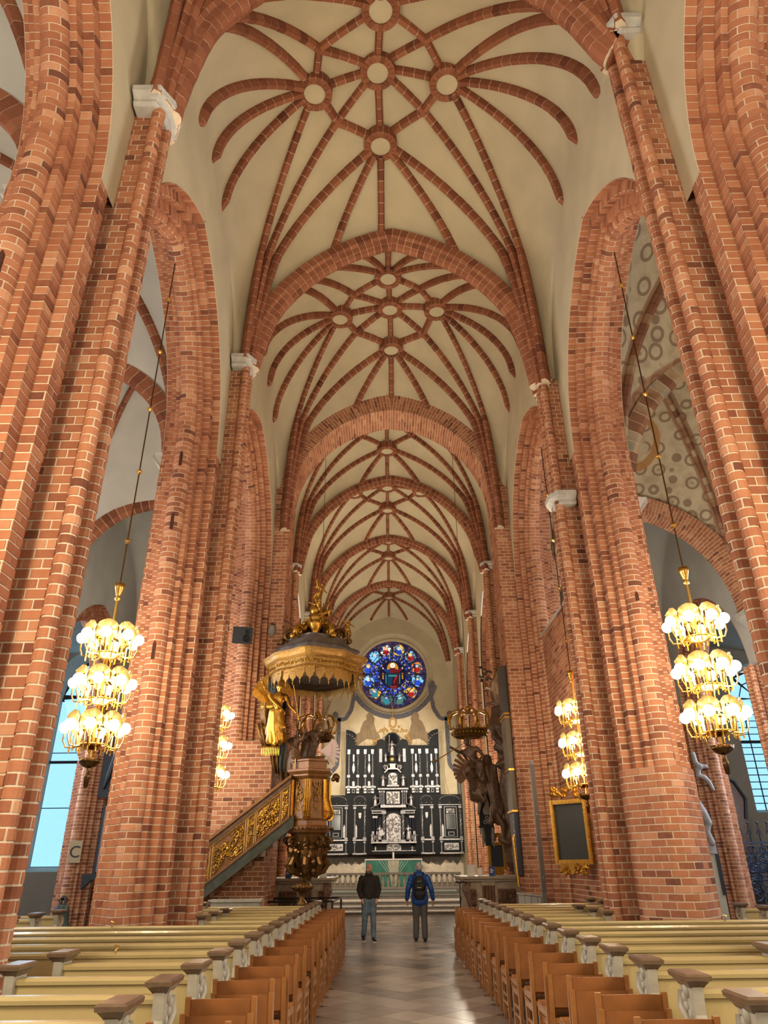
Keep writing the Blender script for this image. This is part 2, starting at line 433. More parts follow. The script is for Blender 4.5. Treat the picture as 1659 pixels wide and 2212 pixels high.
# ---- vault bays
def pt_a(s, h, rise):
    s = min(1, abs(s)); R = (rise*rise+h*h)/(2*h)
    return sqrt(max(0, R*R-(s*h+R-h)**2))/rise
class Bay:
    def __init__(b, y0, y1, W=3.75, z0=11.7, hT=4.55, hL=3.2, zc=18.0, xm=0):
        b.y0, b.y1, b.W, b.z0, b.hT, b.hL, b.zc, b.xm = y0, y1, W, z0, hT, hL, zc, xm; b.yc = (y0+y1)/2; b.L = (y1-y0)/2; b.nar = .24 if W > 3.6 and xm == 0 else 0
    def H(b, x, y):
        v = min(1, abs(y-b.yc)/b.L); W = b.W-b.nar*v**8
        A = pt_a((x-b.xm)/W, W, b.hT); B = pt_a(v, b.L, b.hL*1.1)
        return b.z0+b.hT*A+b.hL*B*(1-A)+(b.zc-b.z0-b.hT)*(1-v*v)*A
    def web(b, name, mt, label=None, nx=44, ny=36):
        xs = [b.xm-b.W*cos(pi*i/nx) for i in range(nx+1)]; ys = [b.yc-b.L*cos(pi*j/ny) for j in range(ny+1)]
        vs = [(x, y, b.H(x, y)) for y in ys for x in xs]; k = nx+1
        fs = [(j*k+i, j*k+i+1, (j+1)*k+i+1, (j+1)*k+i) for j in range(ny) for i in range(nx)]
        return struct(mesh_obj(name, vs, fs, mt, None, True), label)
RIBP = [(.083, -.12), (.083, .05), (.05, .15), (-.05, .15), (-.083, .05), (-.083, -.12)]
TRAP = [(.25, -.15), (.25, .08), (.19, .13), (.15, .24)]+arc(0, .2, .13, 20, 160, 4)+[(-.15, .24), (-.19, .13), (-.25, .08), (-.25, -.15)]
def resample(pts, st):
    L = [0]
    for a, b in zip(pts, pts[1:]): L.append(L[-1]+(b-a).length)
    n = max(2, round(L[-1]/st)); out = []; j = 0
    for i in range(n+1):
        t = L[-1]*i/n
        while j < len(L)-2 and L[j+1] < t: j += 1
        f = (t-L[j])/max(1e-9, L[j+1]-L[j]); out.append(pts[j].lerp(pts[j+1], f))
    return out
def rib(root, bk, pts, prof=RIBP, st=.25, drop=.0, name='rib', gap=.014, tint=(.45, .16)):
    """pts: 3D path lying in one vertical plane; returns the rib core"""
    P = resample(pts, st/2 if len(pts) < 400 else st)
    d = V((P[-1].x-P[0].x, P[-1].y-P[0].y, 0)).normalized(); S = V((-d.y, d.x, 0))
    def fr(t):
        i = min(len(P)-2, max(0, int(t))); f = t-i
        O = P[i].lerp(P[i+1], f)
        def tg(k): return (P[min(k+1, len(P)-1)]-P[max(k-1, 0)]).normalized()
        T = tg(i).lerp(tg(i+1), f).normalized(); D = T.cross(S)
        return O+D*drop, S, D
    # make D point inwards at the crown
    T = (P[-1]-P[-2]).normalized(); sg = 1
    mid = fr(len(P)//2)[2]
    hi = max(range(len(P)), key=lambda k: P[k].z); sg = 1 if fr(hi)[2].z < 0 else -1
    f2 = (lambda t: (lambda q: (q[0], -q[1], -q[2]))(fr(t))) if sg < 0 else fr
    stn = list(range(0, len(P), 2))
    if stn[-1] != len(P)-1: stn.append(len(P)-1)
    v, f = sweep(bk, prof, f2, [float(s) for s in stn], gap=gap, dep=.02, proud=.006, bl=2, tint=tint)
    k = len(prof); f.append(tuple(range(k))); f.append(tuple(range(len(v)-k, len(v))))
    return mesh_obj(name, v, f, MORTAR, root)
def node_ring(root, bk, c, ro=.40, ri=.245, dn=.19, n=18):
    c = V(c); vs, fs = [], []
    for i in range(n):
        a0 = 2*pi*(i+.05)/n; a1 = 2*pi*(i+.95)/n; q = []
        for zz in (-dn, .08):
            for r in (ri, ro):
                for a in (a0, a1): q.append(c+V((r*cos(a), r*sin(a), zz+(-.02 if r == ri and zz < 0 else 0))))
        bk.it.append((q, [(0, 1, 3, 2), (4, 5, 7, 6), (0, 1, 5, 4), (2, 3, 7, 6), (0, 2, 6, 4), (1, 3, 7, 5)], V((0, 0, -1)), random.gauss(.45, .15)))
    mb = MB(); mb.lathe([(ri+.008, .07), (ri+.008, -dn+.012), (ro-.008, -dn+.012), (ro-.008, .07)], c, 36)
    o = mb.build('boss', MORTAR, root)
    MB().lathe([(0.001, .02), (ri+.005, .02)], c-V((0, 0, dn+.0)), 28).build('boss_disc', PLASTER, o)
def surf(bay, p, q, n=60, spring=None):
    """path over the vault between plan points p -> q; spring=(x, z): start below p on the wall shaft"""
    pts = []
    for k in range(n+1):
        t = k/n; t = 1-cos(t*pi/2) if spring else t
        x, y = p[0]+(q[0]-p[0])*t, p[1]+(q[1]-p[1])*t; z = bay.H(x, y)
        if spring: g = 1-min(1, t/.2); z = spring+(z-spring)*(1-g*g)**.5
        pts.append(V((x, y, z)))
    return pts
def star(bay, root, N, n_ind, zsp=(11.9, 11.9, 11.9, 11.9), sx=3.43, ends=(-1.2, 1.2), rings=True, prof=RIBP, wd=((-1.35, 0, 1.35), (-1.35, 0, 1.35))):
    """N: plan nodes C,E,W,N,S and the four diagonals NE,SE,SW,NW (N = left side)"""
    bk = Bricks(RIBM); sp = {'NW': (-sx, bay.y0+.16), 'SW': (sx, bay.y0+.16), 'NE': (-sx, bay.y1-.16), 'SE': (sx, bay.y1-.16)}
    zs = dict(zip(('NW', 'SW', 'NE', 'SE'), zsp)); jobs = []
    for a in ('E', 'W', 'N', 'S', 'NE', 'SE', 'SW', 'NW'): jobs.append((N['C'], N[a], None))
    for a, b in (('N', 'NE'), ('NE', 'E'), ('E', 'SE'), ('SE', 'S'), ('S', 'SW'), ('SW', 'W'), ('W', 'NW'), ('NW', 'N')): jobs.append((N[a], N[b], None))
    for d in ('NE', 'SE', 'SW', 'NW'): jobs.append((sp[d], N[d], zs[d]))
    for d, l in (('NE', 'E'), ('SE', 'E'), ('NW', 'W'), ('SW', 'W'), ('NE', 'N'), ('NW', 'N'), ('SE', 'S'), ('SW', 'S')):
        s = sp[d]; s = (s[0]+(.05 if l in 'EW' else 0)*(-1 if s[0] > 0 else 1), s[1]+((-.12 if d[1] == 'E' else .12) if l in 'NS' else 0))
        jobs.append((s, N[l], zs[d]))
    for l, yy in (('E', bay.y1-.1), ('W', bay.y0+.1)):
        for x in (ends[0], N[l][0], ends[1]): jobs.append((N[l], (x, yy), None))
    for l, sg in (('N', -1), ('S', 1)):
        for dy in wd[0 if sg < 0 else 1]: jobs.append((N[l], (sg*(bay.W+.1), N[l][1]+dy), None))
    RN = [N[l] for l in ('C', 'E', 'W', 'N', 'S')]
    def trim(p, q):
        if p not in RN: return p
        d = sqrt((p[0]-q[0])**2+(p[1]-q[1])**2); f = min(.45, .33/d); return (p[0]+(q[0]-p[0])*f, p[1]+(q[1]-p[1])*f)
    for p, q, z in jobs:
        p, q = trim(p, q), trim(q, p); rib(root, bk, surf(bay, p, q, 60, z), prof)
    for l in ('C', 'E', 'W', 'N', 'S'):
        if rings: node_ring(root, bk, (*N[l], bay.H(*N[l])-.02))
    bk.build(root, n_ind, rest='rib_courses')
def transverse(root, bay, y, zsp, n_ind, prof=TRAP, sx=3.45):
    bk = Bricks(RIBM); L = []
    top = []
    for k in range(121):
        x = -sx*cos(pi*k/120); z = bay.H(x, y); zz = zsp[0] if x < 0 else zsp[1]; g = 1-min(1, (sx-abs(x))/(.12*sx)); top.append(V((x, y, zz+(z-zz)*(1-g*g)**.5)))
    o = rib(root, bk, top, prof, .2, 0, 'transverse_arch', tint=(.55, .18)); bk.build(root, n_ind, part=o, rest='transverse_courses')
B0 = Bay(Y0, Y1); B1 = Bay(Y1, Y2); B2 = Bay(Y2, 20.2)
LBL = ['vault of the nearest bay, cut off at the top of the picture', 'star vault of the large bay overhead with ringed bosses', 'star vault of the second bay before the chancel arch']
c0 = B0.web('ceiling', PLASTER, LBL[0]); c1 = B1.web('ceiling', PLASTER, LBL[1]); c2 = B2.web('ceiling', PLASTER, LBL[2])
N0 = dict(C=(-.2, 3.2), E=(-.2, 4.85), W=(-.2, 1.6), N=(-1.75, 3.3), S=(1.35, 3.3), NE=(-1.15, 4.3), SE=(.8, 4.3), SW=(.8, 2.3), NW=(-1.15, 2.3))
N1 = dict(C=(-.29, 9.66), E=(-.24, 11.23), W=(-.21, 8.17), N=(-1.72, 9.85), S=(1.28, 9.78), NE=(-1.27, 10.65), SE=(.79, 10.53), SW=(.76, 8.91), NW=(-1.54, 8.93))
N2 = dict(C=(.01, 17.25), E=(.05, 18.63), W=(-.05, 15.88), N=(-1.59, 17.2), S=(1.49, 16.97), NE=(-1.11, 17.96), SE=(1.12, 18.03), SW=(.94, 16.31), NW=(-1.13, 16.49))
star(B0, c0, N0, 60, (11.6, 11.6, 11.4, 13.0)); star(B1, c1, N1, 300, (11.4, 13.0, 12.1, 11.4), ends=(-1.48, 1.66), wd=((-1.23, -.18, .9), (-1.9, -.5, .9))); star(B2, c2, N2, 300, (12.1, 11.4, 11.2, 11.2), ends=(-1.25, 1.35))
transverse(c1, B1, Y1, (11.4, 13.0), 60); transverse(c2, B2, Y2, (12.1, 11.5), 120)
# ---- chancel arch
def chancel_arch():
    root = struct(bpy.data.objects.new('wall_chancel', None), 'thick brick chancel arch across the nave'); COL.objects.link(root)
    h, rise, zs, y0, y1 = 3.27, 3.62, 12.15, YCH-.5, YCH+.7; R = (rise**2+h*h)/(2*h); bk = Bricks(); cv, cf = [], []
    for sd in (-1, 1):
        def fr(p, sd=sd): return (V((sd*(h-R+R*cos(p)), (y0+y1)/2, zs+R*sin(p))), V((0, 1, 0)), V((-sd*cos(p), 0, -sin(p))))
        cl = (lambda v: V((min(v.x, .05), v.y, v.z))) if sd < 0 else (lambda v: V((max(v.x, .05), v.y, v.z)))
        pr = [(.6, -.95), (.6, 0), (-.6, 0), (-.6, -.95)]
        pm = acos((R-h)/R)+.06
        v, f = sweep(bk, pr, fr, frange(0, pm, .1/R), clamp=cl, bl=.3); n = len(cv); cv += v; cf += [tuple(i+n for i in q) for q in f]
    mesh_obj('arch_core', cv, cf, MORTAR, root); bk.build(root, 250)
chancel_arch()
# ---- nave walls over the arcades
def nave_wall(sgn, name, label):
    """sgn +1: left wall (nave towards +x)"""
    xw = -sgn*3.75; root = struct(bpy.data.objects.new(name, None), label); COL.objects.link(root)
    outs = []
    for (ya, yb, nI) in ((Y0, Y1, 40), (Y1, Y2, 150), (Y2, YCH, 110)):
        yc, h = (ya+yb)/2, (yb-ya)/2
        outs.append((ya, yb, arcade(root, 'arcade_arch', -sgn*XC, sgn, yc, h, ZS, 3.68, nI)))
    for face in (.56, -.56):
        mb = MB(); x = -sgn*(XC-face); ys = frange(Y0, YCH, .08); col = []
        for y in ys:
            lo = ZS
            for ya, yb, fn in outs:
                if ya <= y <= yb: lo = fn(y)
            b = B0 if y < Y1 else (B1 if y < Y2 else B2)
            hi = b.H(sgn*3.75, min(max(y, b.y0), b.y1))+.02 if face > 0 else 16.5
            col.append((lo, max(hi, lo)))
        vs = []
        for y, (lo, hi) in zip(ys, col): vs += [(x, y, lo), (x, y, hi)]
        mb.add(vs, [(2*i, 2*i+2, 2*i+3, 2*i+1) for i in range(len(ys)-1)]); mb.build('plaster_face', PLASTER if face > 0 else PLASTERG, root)
    return root
wl = nave_wall(1, 'wall_left', 'left nave wall of plaster above tall brick arcades'); wr = nave_wall(-1, 'wall_right', 'right nave wall of plaster above tall brick arcades')
# brick infill that closes the lower part of the second right arcade
def flat_bricks(root, x0, x1, y0, y1, z0, z1, axis, n_ind, face, name='infill_core', bl=.28):
    """straight wall face: axis 'x' -> plane x=face, along y; axis 'y' -> plane y=face, along x"""
    bk = Bricks(); 
    if axis == 'x':
        s = 1 if face < 0 else -1
        fr = lambda z: (V((face, 0, z)), V((s, 0, 0)), V((0, -1, 0))); pr = [(0, -y1), (0, -y0)]
    else:
        fr = lambda z: (V((0, face, z)), V((0, -1, 0)), V((1, 0, 0))); pr = [(0, x0), (0, x1)]
    st = frange(z0, z1, .106); v, f = sweep(bk, pr, fr, st, bl=bl, core_step=len(st)-1); mesh_obj(name, v, f, MORTAR, root); bk.build(root, n_ind, rest='infill_courses')
flat_bricks(wr, 0, 0, Y2+1.0, YCH-1.0, 0, 7.5, 'x', 0, 4.22)
MB().box(4.2, 4.7, Y2+1.0, YCH-1.0, 7.5, 7.56).build('sill', STONE, wr)
mb = MB().box(4.3, 4.6, Y2+.9, YCH-.9, 0, 7.5); mb.build('infill_back', MORTAR, wr)
# ---- chancel bays
RIBS = [(a*.85, b*.9) for a, b in RIBP]; TRAS = [(a*.62, b*.75) for a, b in TRAP]
XD = 4.65
CB = [Bay(20.2, 25.7, 4.0, 11.9, 4.35, 2.6, 17.4), Bay(25.7, 31.6, 4.0, 11.9, 4.35, 2.6, 17.5), Bay(31.6, 37.8, 4.0, 11.9, 4.35, 2.6, 17.5), Bay(37.8, 44.0, 4.0, 11.9, 4.35, 2.6, 17.3)]
CN = ['first chancel vault seen behind the chancel arch', 'second chancel vault', 'third chancel vault', 'last chancel vault before the rose window']
def sym(xm, yc, a=1.7, c=1.55, d=1.0, e=.95):
    return dict(C=(xm, yc), E=(xm, yc+a), W=(xm, yc-a), N=(xm-c, yc), S=(xm+c, yc), NE=(xm-d, yc+e), SE=(xm+d, yc+e), SW=(xm+d, yc-e), NW=(xm-d, yc-e))
for i, (b, yc, xm) in enumerate(zip(CB, (22.75, 28.4, 34.4, 40.5), (-.1, -.08, -.03, 0))):
    c = b.web('ceiling', PLASTER, CN[i]); star(b, c, sym(xm, yc), (90, 60, 40, 40)[i], (12.0, 12.0, 12.0, 12.0) if i < 3 else (12.0, 12.0, 13.2, 13.2), sx=3.75, prof=RIBS)
    if i: transverse(c, b, b.y0, (12.0, 12.0), 30, sx=3.75, prof=TRAS)
def chancel_wall(sgn, name, label):
    root = struct(bpy.data.objects.new(name, None), label); COL.objects.link(root); outs = []
    for b in CB[1:]:
        outs.append((b.y0, b.y1, arcade(root, 'blind_arch', -sgn*XD, sgn, b.yc, b.L, 9.0, 3.3, 0, bo=.72)))
    ys = frange(21.2, 44, .1); vs = []
    for y in ys:
        lo = 0
        for a, c, fn in outs:
            if a <= y <= c: lo = fn(y) if abs(y-(a+c)/2) < (c-a)/2-.72 else 0
        b = [q for q in CB if q.y0 <= y <= q.y1][0]
        vs += [(-sgn*4.0, y, lo), (-sgn*4.0, y, b.H(4.0, y)+.02)]
    MB().add(vs, [(2*i, 2*i+2, 2*i+3, 2*i+1) for i in range(len(ys)-1)]).build('plaster_face', PLASTER, root)
    for b in CB[1:]:
        flat_bricks(root, 0, 0, b.y0+.3, b.y1-.3, 0, 13, 'x', 0, -sgn*5.0, 'arch_back', bl=.3)
    return root
cwl = chancel_wall(1, 'wall_chancel_left', 'left chancel wall with blind brick arches'); cwr = chancel_wall(-1, 'wall_chancel_right', 'right chancel wall with blind brick arches')
for s, sd in ((1, 'left'), (-1, 'right')):
    for k, y in enumerate((25.7, 31.6, 37.8)):
        p = pier('%s brick pillar on the %s side of the chancel' % (('first', 'second', 'third')[k], sd), -s*XD, y, 9.0, s, 40)
        shaft(p, -s*XD, y, s, 9.0, 12.1, 10); capital(p, -s*XD, y, 12.05, s)
# ---- aisles
def arc_pt(n): return None
PAINT = bpy.data.materials.new('painted_vault'); PAINT.use_nodes = True
def painted():
    nt = PAINT.node_tree; b = nt.nodes['Principled BSDF']; b.inputs['Roughness'].default_value = .95; N = nt.nodes.new; Lk = nt.links.new
    tc = N('ShaderNodeTexCoord'); vo = N('ShaderNodeTexVoronoi'); vo.inputs['Scale'].default_value = 2.0; vo.inputs['Randomness'].default_value = .25
    Lk(tc.outputs['Object'], vo.inputs['Vector'])
    def ramp(stops, src):
        r = N('ShaderNodeValToRGB'); e = r.color_ramp.elements
        while len(e) < len(stops): e.new(.5)
        for q, (p, c) in zip(e, stops): q.position = p; q.color = (*c, 1)
        Lk(src, r.inputs['Fac']); return r.outputs['Color']
    W, K = (1, 1, 1), (0, 0, 0)
    ring = ramp([(0, K), (.05, W), (.09, K), (.25, K), (.30, W), (.40, W), (.44, K)], vo.outputs['Distance'])
    e = N('ShaderNodeAttribute'); e.attribute_name = 'edge'; band = ramp([(0, W), (.34, W), (.37, K)], e.outputs['Fac'])
    md = N('ShaderNodeAttribute'); md.attribute_name = 'medal'; med = ramp([(0, K), (.40, K), (.42, W), (.55, W), (.57, K)], md.outputs['Fac'])
    edge = ramp([(0, W), (.05, W), (.06, K)], e.outputs['Fac'])
    nz = N('ShaderNodeTexNoise'); nz.inputs['Scale'].default_value = 3; nz.inputs['Detail'].default_value = 6; Lk(tc.outputs['Object'], nz.inputs['Vector'])
    base = ramp([(.3, srgb(168, 150, 122)), (.7, srgb(196, 182, 152))], nz.outputs['Fac'])
    fl = ramp([(.62, K), (.68, W)], nz.outputs['Fac'])
    def mix(a, c, f, k=1):
        m = N('ShaderNodeMix'); m.data_type = 'RGBA'; Lk(a, m.inputs[6]); m.inputs[7].default_value = (*c, 1)
        g = N('ShaderNodeMath'); g.operation = 'MULTIPLY'; Lk(f, g.inputs[0]); g.inputs[1].default_value = k; Lk(g.outputs[0], m.inputs[0]); return m.outputs[2]
    mul = N('ShaderNodeMath'); mul.operation = 'MULTIPLY'; Lk(ring, mul.inputs[0]); Lk(band, mul.inputs[1])
    c = mix(base, srgb(108, 80, 60), mul.outputs[0], .7); c = mix(c, srgb(168, 122, 70), med, .9); c = mix(c, srgb(134, 84, 56), edge, .7); c = mix(c, srgb(150, 112, 84), fl, .3)
    Lk(c, b.inputs['Base Color'])
painted()
def aisle(sgn, xi, xo, z0, painted_, name):
    wide = lambda k: painted_ and k == 2
    W = (xo-xi)/2; xm = sgn*(xi+xo)/2; ybs = [(-.15, 6.45), (6.45, 13.05), (13.05, 20.3), (20.3, 26.9), (26.9, 33.5)]
    for k, (a, c) in enumerate(ybs):
        b = Bay(a, c, W, z0, 12.3-z0, 13.5-z0, 14.6, xm)
        o = b.web('ceiling', PAINT if painted_ and k in (1, 2) else PLASTERG, '%s aisle vault, bay %d from the entrance' % (name, k+1), 60, 60)
        if painted_ and k in (1, 2):
            E, M = [], []
            for v in o.data.vertices:
                u, q = (v.co.x-xm)/W, (v.co.y-b.yc)/b.L
                E.append(min(abs(abs(u)-abs(q))*W*.7, (1-abs(u))*W+.05, (1-abs(q))*b.L)/3)
                M.append(min(sqrt((v.co.x-xm-i*W*.62)**2+(v.co.y-b.yc-j*b.L*.62)**2) for i, j in ((1, 0), (-1, 0), (0, 1), (0, -1)))/1.35)
            for nm, dat in (('edge', E), ('medal', M)):
                at = o.data.attributes.new(nm, 'FLOAT', 'POINT'); at.data.foreach_set('value', dat)
        bk = Bricks(RIBM); x0, x1 = xm-W+.06, xm+W-.06
        for p, q in (((x0, a+.06), (x1, c-.06)), ((x1, a+.06), (x0, c-.06))):
            rib(o, bk, [V((p[0]+(q[0]-p[0])*t, p[1]+(q[1]-p[1])*t, b.H(p[0]+(q[0]-p[0])*t, p[1]+(q[1]-p[1])*t))) for t in [.5-.5*cos(pi*i/120) for i in range(121)]])
        if painted_ and k in (1, 2):
            for ch in list(o.children): ch.data.materials[0] = RIBPAINT
            bk.mt = RIBPAINT
        bk.build(o, 30, rest='rib_courses')
        # transverse arch on the east side of the bay
        bk = Bricks(); hs, R = W-.15, None; zt = z0; rise = 12.0-z0-.25 if wide(k) else 12.3-z0-.05; R = (rise**2+hs*hs)/(2*hs); cv, cf = [], []
        mt_ = RIBM if not painted_ else (BRICK if k == 2 else RIBPAINT); bk.mt = mt_
        for sd in (-1, 1):
            def fr(p, sd=sd): return (V((xm+sd*(hs-R+R*cos(p)), c, zt+R*sin(p))), V((0, 1, 0)), V((-sd*cos(p), 0, -sin(p))))
            cl = (lambda v: V((min(v.x, xm), v.y, v.z))) if sd < 0 else (lambda v: V((max(v.x, xm), v.y, v.z)))
            pr = [(.25, -.62), (.25, 0), (-.25, 0), (-.25, -.62)] if wide(k) else [(.12, -.35), (.12, -.05), (.07, .06), (-.07, .06), (-.12, -.05), (-.12, -.35)]
            v, f = sweep(bk, pr, fr, frange(0, acos((R-hs)/R)+.05, (.1 if wide(k) else .25)/R), clamp=cl, bl=.3 if wide(k) else 2); n = len(cv); cv += v; cf += [tuple(i+n for i in q) for q in f]
        to = mesh_obj('transverse_arch', cv, cf, MORTAR, o); bk.build(o, 60 if k == 2 and painted_ else 10, part=to, rest='transverse_courses')
    # outer arcade
    xp = sgn*(xo+.56); root = struct(bpy.data.objects.new('wall_%s_outer' % name, None), '%s outer arcade of plaster over brick pillars' % name); COL.objects.link(root)
    for k, (a, c) in enumerate(ybs):
        fn = arcade(root, 'arcade_arch', xp, -sgn, (a+c)/2, (c-a)/2, 6.8, 3.2, 0)
        ys = frange(a, c, .12)
        for fx in (-sgn*.56, sgn*.56):
            vs = []
            for y in ys: vs += [(xp+fx, y, fn(y)), (xp+fx, y, 15)]
            MB().add(vs, [(2*i, 2*i+2, 2*i+3, 2*i+1) for i in range(len(ys)-1)]).build('plaster_face', PLASTERG, root)
    for k, y in enumerate((6.45, 13.05, 20.3, 26.9)):
        pier('outer brick pillar of the %s aisle, number %d from the entrance' % (name, k+1), xp, y, 6.8, -sgn, 60 if k > 2 else 0)
        mb = MB(); q = V((sgn*(xo+.05), y, z0-.1))
        mb.add([q+V((sgn*a, d, h)) for a, w_, h in ((.1, .12, -.45), (-.3, .3, 0), (-.3, .3, .14)) for d in (-w_, w_)]+[q+V((sgn*.1, -.3, .14)), q+V((sgn*.1, .3, .14))],
               [(0, 1, 3, 2), (2, 3, 5, 4), (4, 5, 7, 6), (0, 2, 4, 6), (1, 3, 5, 7)]); mb.build('corbel', STONE, root)
        mb = MB(); q = V((sgn*(xi), y, z0-.1))
        mb.add([q+V((sgn*a, d, h)) for a, w_, h in ((-.1, .12, -.45), (.3, .3, 0), (.3, .3, .14)) for d in (-w_, w_)]+[q+V((-sgn*.1, -.3, .14)), q+V((-sgn*.1, .3, .14))],
               [(0, 1, 3, 2), (2, 3, 5, 4), (4, 5, 7, 6), (0, 2, 4, 6), (1, 3, 5, 7)]); mb.build('corbel', STONE, root)
    # outermost aisle shell: outer wall, end wall, roof
    X2 = sgn*18.5
    struct(mesh_obj('wall_%s_far' % name, [(X2, -2, 0), (X2, 33.5, 0), (X2, 33.5, 13), (X2, -2, 13)], [(0, 1, 2, 3)], PLASTERG), '%s outer wall of pale plaster' % name)
    struct(mesh_obj('ceiling', [(sgn*(xo+1), -2, 11.5), (X2, -2, 10.5), (X2, 33.5, 10.5), (sgn*(xo+1), 33.5, 11.5)], [(0, 1, 2, 3)], PLASTERG), '%s outermost aisle ceiling' % name)
    return xm, W
RIBPAINT = attr_mat('painted_rib', [(0, srgb(98, 62, 48)), (.5, srgb(140, 98, 72)), (.75, srgb(176, 152, 118)), (1, srgb(120, 128, 120))], .9, namp=.9, nscale=2)
aisle(-1, 4.87, 10.2, 9.6, False, 'left'); aisle(1, 4.87, 10.7, 8.4, True, 'right')
# end walls of the aisles
WGLASS = mat('blue_window_glass', srgb(150, 205, 235), .4, emit=srgb(150, 210, 245), es=1.0, noise=.25, nscale=5)
LEAD = mat('lead_came', srgb(58, 62, 66), .7)
def end_wall(sgn, xw, zw, ww, name, nx=5, nz=16):
    """end wall at y = 33.5 with a tall arched window; xw: window centre, zw: (sill, springing)"""
    y = 33.0; x0, x1 = sgn*4.9, sgn*18.5; h = ww/2; z0, zs = zw
    xs = sorted([x0, x1]+[xw-h+ww*i/24 for i in range(25)]); vs, fs = [], []
    top = lambda x: zs+sqrt(max(0, h*h-(x-xw)**2))
    vs += [(min(x0, x1), y, 0), (xw-h, y, 0), (xw-h, y, 15), (min(x0, x1), y, 15), (xw+h, y, 0), (max(x0, x1), y, 0), (max(x0, x1), y, 15), (xw+h, y, 15), (xw-h, y, z0), (xw+h, y, z0)]
    fs = [(0, 1, 2, 3), (4, 5, 6, 7), (1, 4, 9, 8)]
    inn = [xw-h+ww*i/24 for i in range(25)]; n = len(vs)
    for x in inn: vs += [(x, y, top(x)), (x, y, 15)]
    fs += [(n+2*i, n+2*i+2, n+2*i+3, n+2*i+1) for i in range(24)]
    o = struct(mesh_obj('wall_%s_end' % name, vs, fs, PLASTERG), '%s aisle end wall of grey plaster around a tall window' % name)
    # splayed reveal
    ring = [(xw-h, z0), (xw+h, z0)]+[(x, top(x)) for x in reversed(inn)]; n = len(ring); k = .86
    rv = [(a, y, b) for a, b in ring]+[(xw+(a-xw)*k, y+.7, (z0+zs)/2+(b-(z0+zs)/2)*.95) for a, b in ring]
    mesh_obj('reveal', rv, [(i, (i+1) % n, n+(i+1) % n, n+i) for i in range(n)], PLASTERG, o)
    wn = struct(bpy.data.objects.new('window_%s' % ('1' if sgn < 0 else '2'), None), 'tall leaded window in the %s aisle' % name); COL.objects.link(wn)
    r2 = [p for p in rv[n:]]
    hh = h*k; zc = (z0+zs)/2; lo = zc+(z0-zc)*.95; sp = zc+(zs-zc)*.95
    zt = sp
    for i in range(nx):
        for j in range(nz):
            a, b = xw-hh+2*hh*i/nx+.03, xw-hh+2*hh*(i+1)/nx-.03; c, d = lo+(zt-lo)*j/nz+.02, lo+(zt-lo)*(j+1)/nz-.02
            mesh_obj('pane', [(a, y+.7, c), (b, y+.7, c), (b, y+.7, d), (a, y+.7, d)], [(0, 1, 2, 3)], WGLASS, wn)
    # round tracery: a rosette over two lancet curves
    cz = sp+hh*.1; mb = MB()
    for q in range(8):
        a0, a1 = 2*pi*q/8+.06, 2*pi*(q+1)/8-.06; 
        mesh_obj('pane', [(xw+r*cos(t), y+.7, cz+r*sin(t)) for r, t in ((.22*hh, a0), (.62*hh, a0), (.62*hh, a1), (.22*hh, a1))], [(0, 1, 2, 3)], WGLASS, wn)
        b0, b1 = a0+.1, a1-.1
        if cz+.8*hh*sin((b0+b1)/2) > sp-.5: mesh_obj('pane', [(xw+r*cos(t), y+.7, cz+r*sin(t)) for r, t in ((.66*hh, a0), (.95*hh, a0), (.95*hh, a1), (.66*hh, a1))], [(0, 1, 2, 3)], WGLASS, wn)
    MB().lathe([(.01, 0), (.19*hh, 0)], (xw, y+.7, cz), 16, (0, 1, 0)).build('pane', WGLASS, wn)
    mb.box(xw-hh, xw+hh, y+.71, y+.75, lo, sp+hh); mb.box(xw-.04, xw+.04, y+.66, y+.72, lo, sp); mb.box(xw-hh, xw+hh, y+.64, y+.72, lo+(sp-lo)*.6, lo+(sp-lo)*.6+.12); mb.build('lead_frame', LEAD, wn)
end_wall(-1, -13.7, (1.6, 9.0), 4.6, 'left', 2, 3); end_wall(1, 17.4, (3.6, 8.6), 3.2, 'right')
# ---- floor
FLOORM = mat('dark_floor_stone', srgb(88, 78, 70), .28, noise=.35, nscale=2.5, spec=.5)
struct(mesh_obj('floor', [(-19, -6, 0), (19, -6, 0), (19, 34, 0), (-19, 34, 0)], [(0, 1, 2, 3)], FLOORM), 'dark stone floor of the church')
fl = bpy.data.objects['floor']
TILE = attr_mat('floor_tile', [(0, srgb(108, 96, 86)), (.45, srgb(146, 130, 116)), (.75, srgb(168, 152, 136)), (1, srgb(186, 170, 154))], .26, nscale=3, namp=.3, bump=.06, bscale=14)
def tiles():
    s = .52; d = s/sqrt(2); n = 0; tl = []
    for i in range(-3, 4):
        for j in range(0, 80):
            x = i*2*d*.5*2/2; y = 3.4+j*d
            if (i+j) % 2: continue
            if abs(x) > 1.5: continue
            tl.append((x, y))
    bk = Bricks(TILE, 'tile'); h = d-.006
    for x, y in tl:
        vs = [V((x, y-h, .004)), V((x+h, y, .004)), V((x, y+h, .004)), V((x-h, y, .004))]; vs += [v-V((0, 0, .02)) for v in vs]
        bk.it.append((vs, [(0, 1, 2, 3), (0, 4, 5, 1), (1, 5, 6, 2), (2, 6, 7, 3), (3, 7, 4, 0)], V((0, 0, 1)), random.gauss(.45, .2)))
    bk.build(fl, 300, rest='tile_field')
tiles()
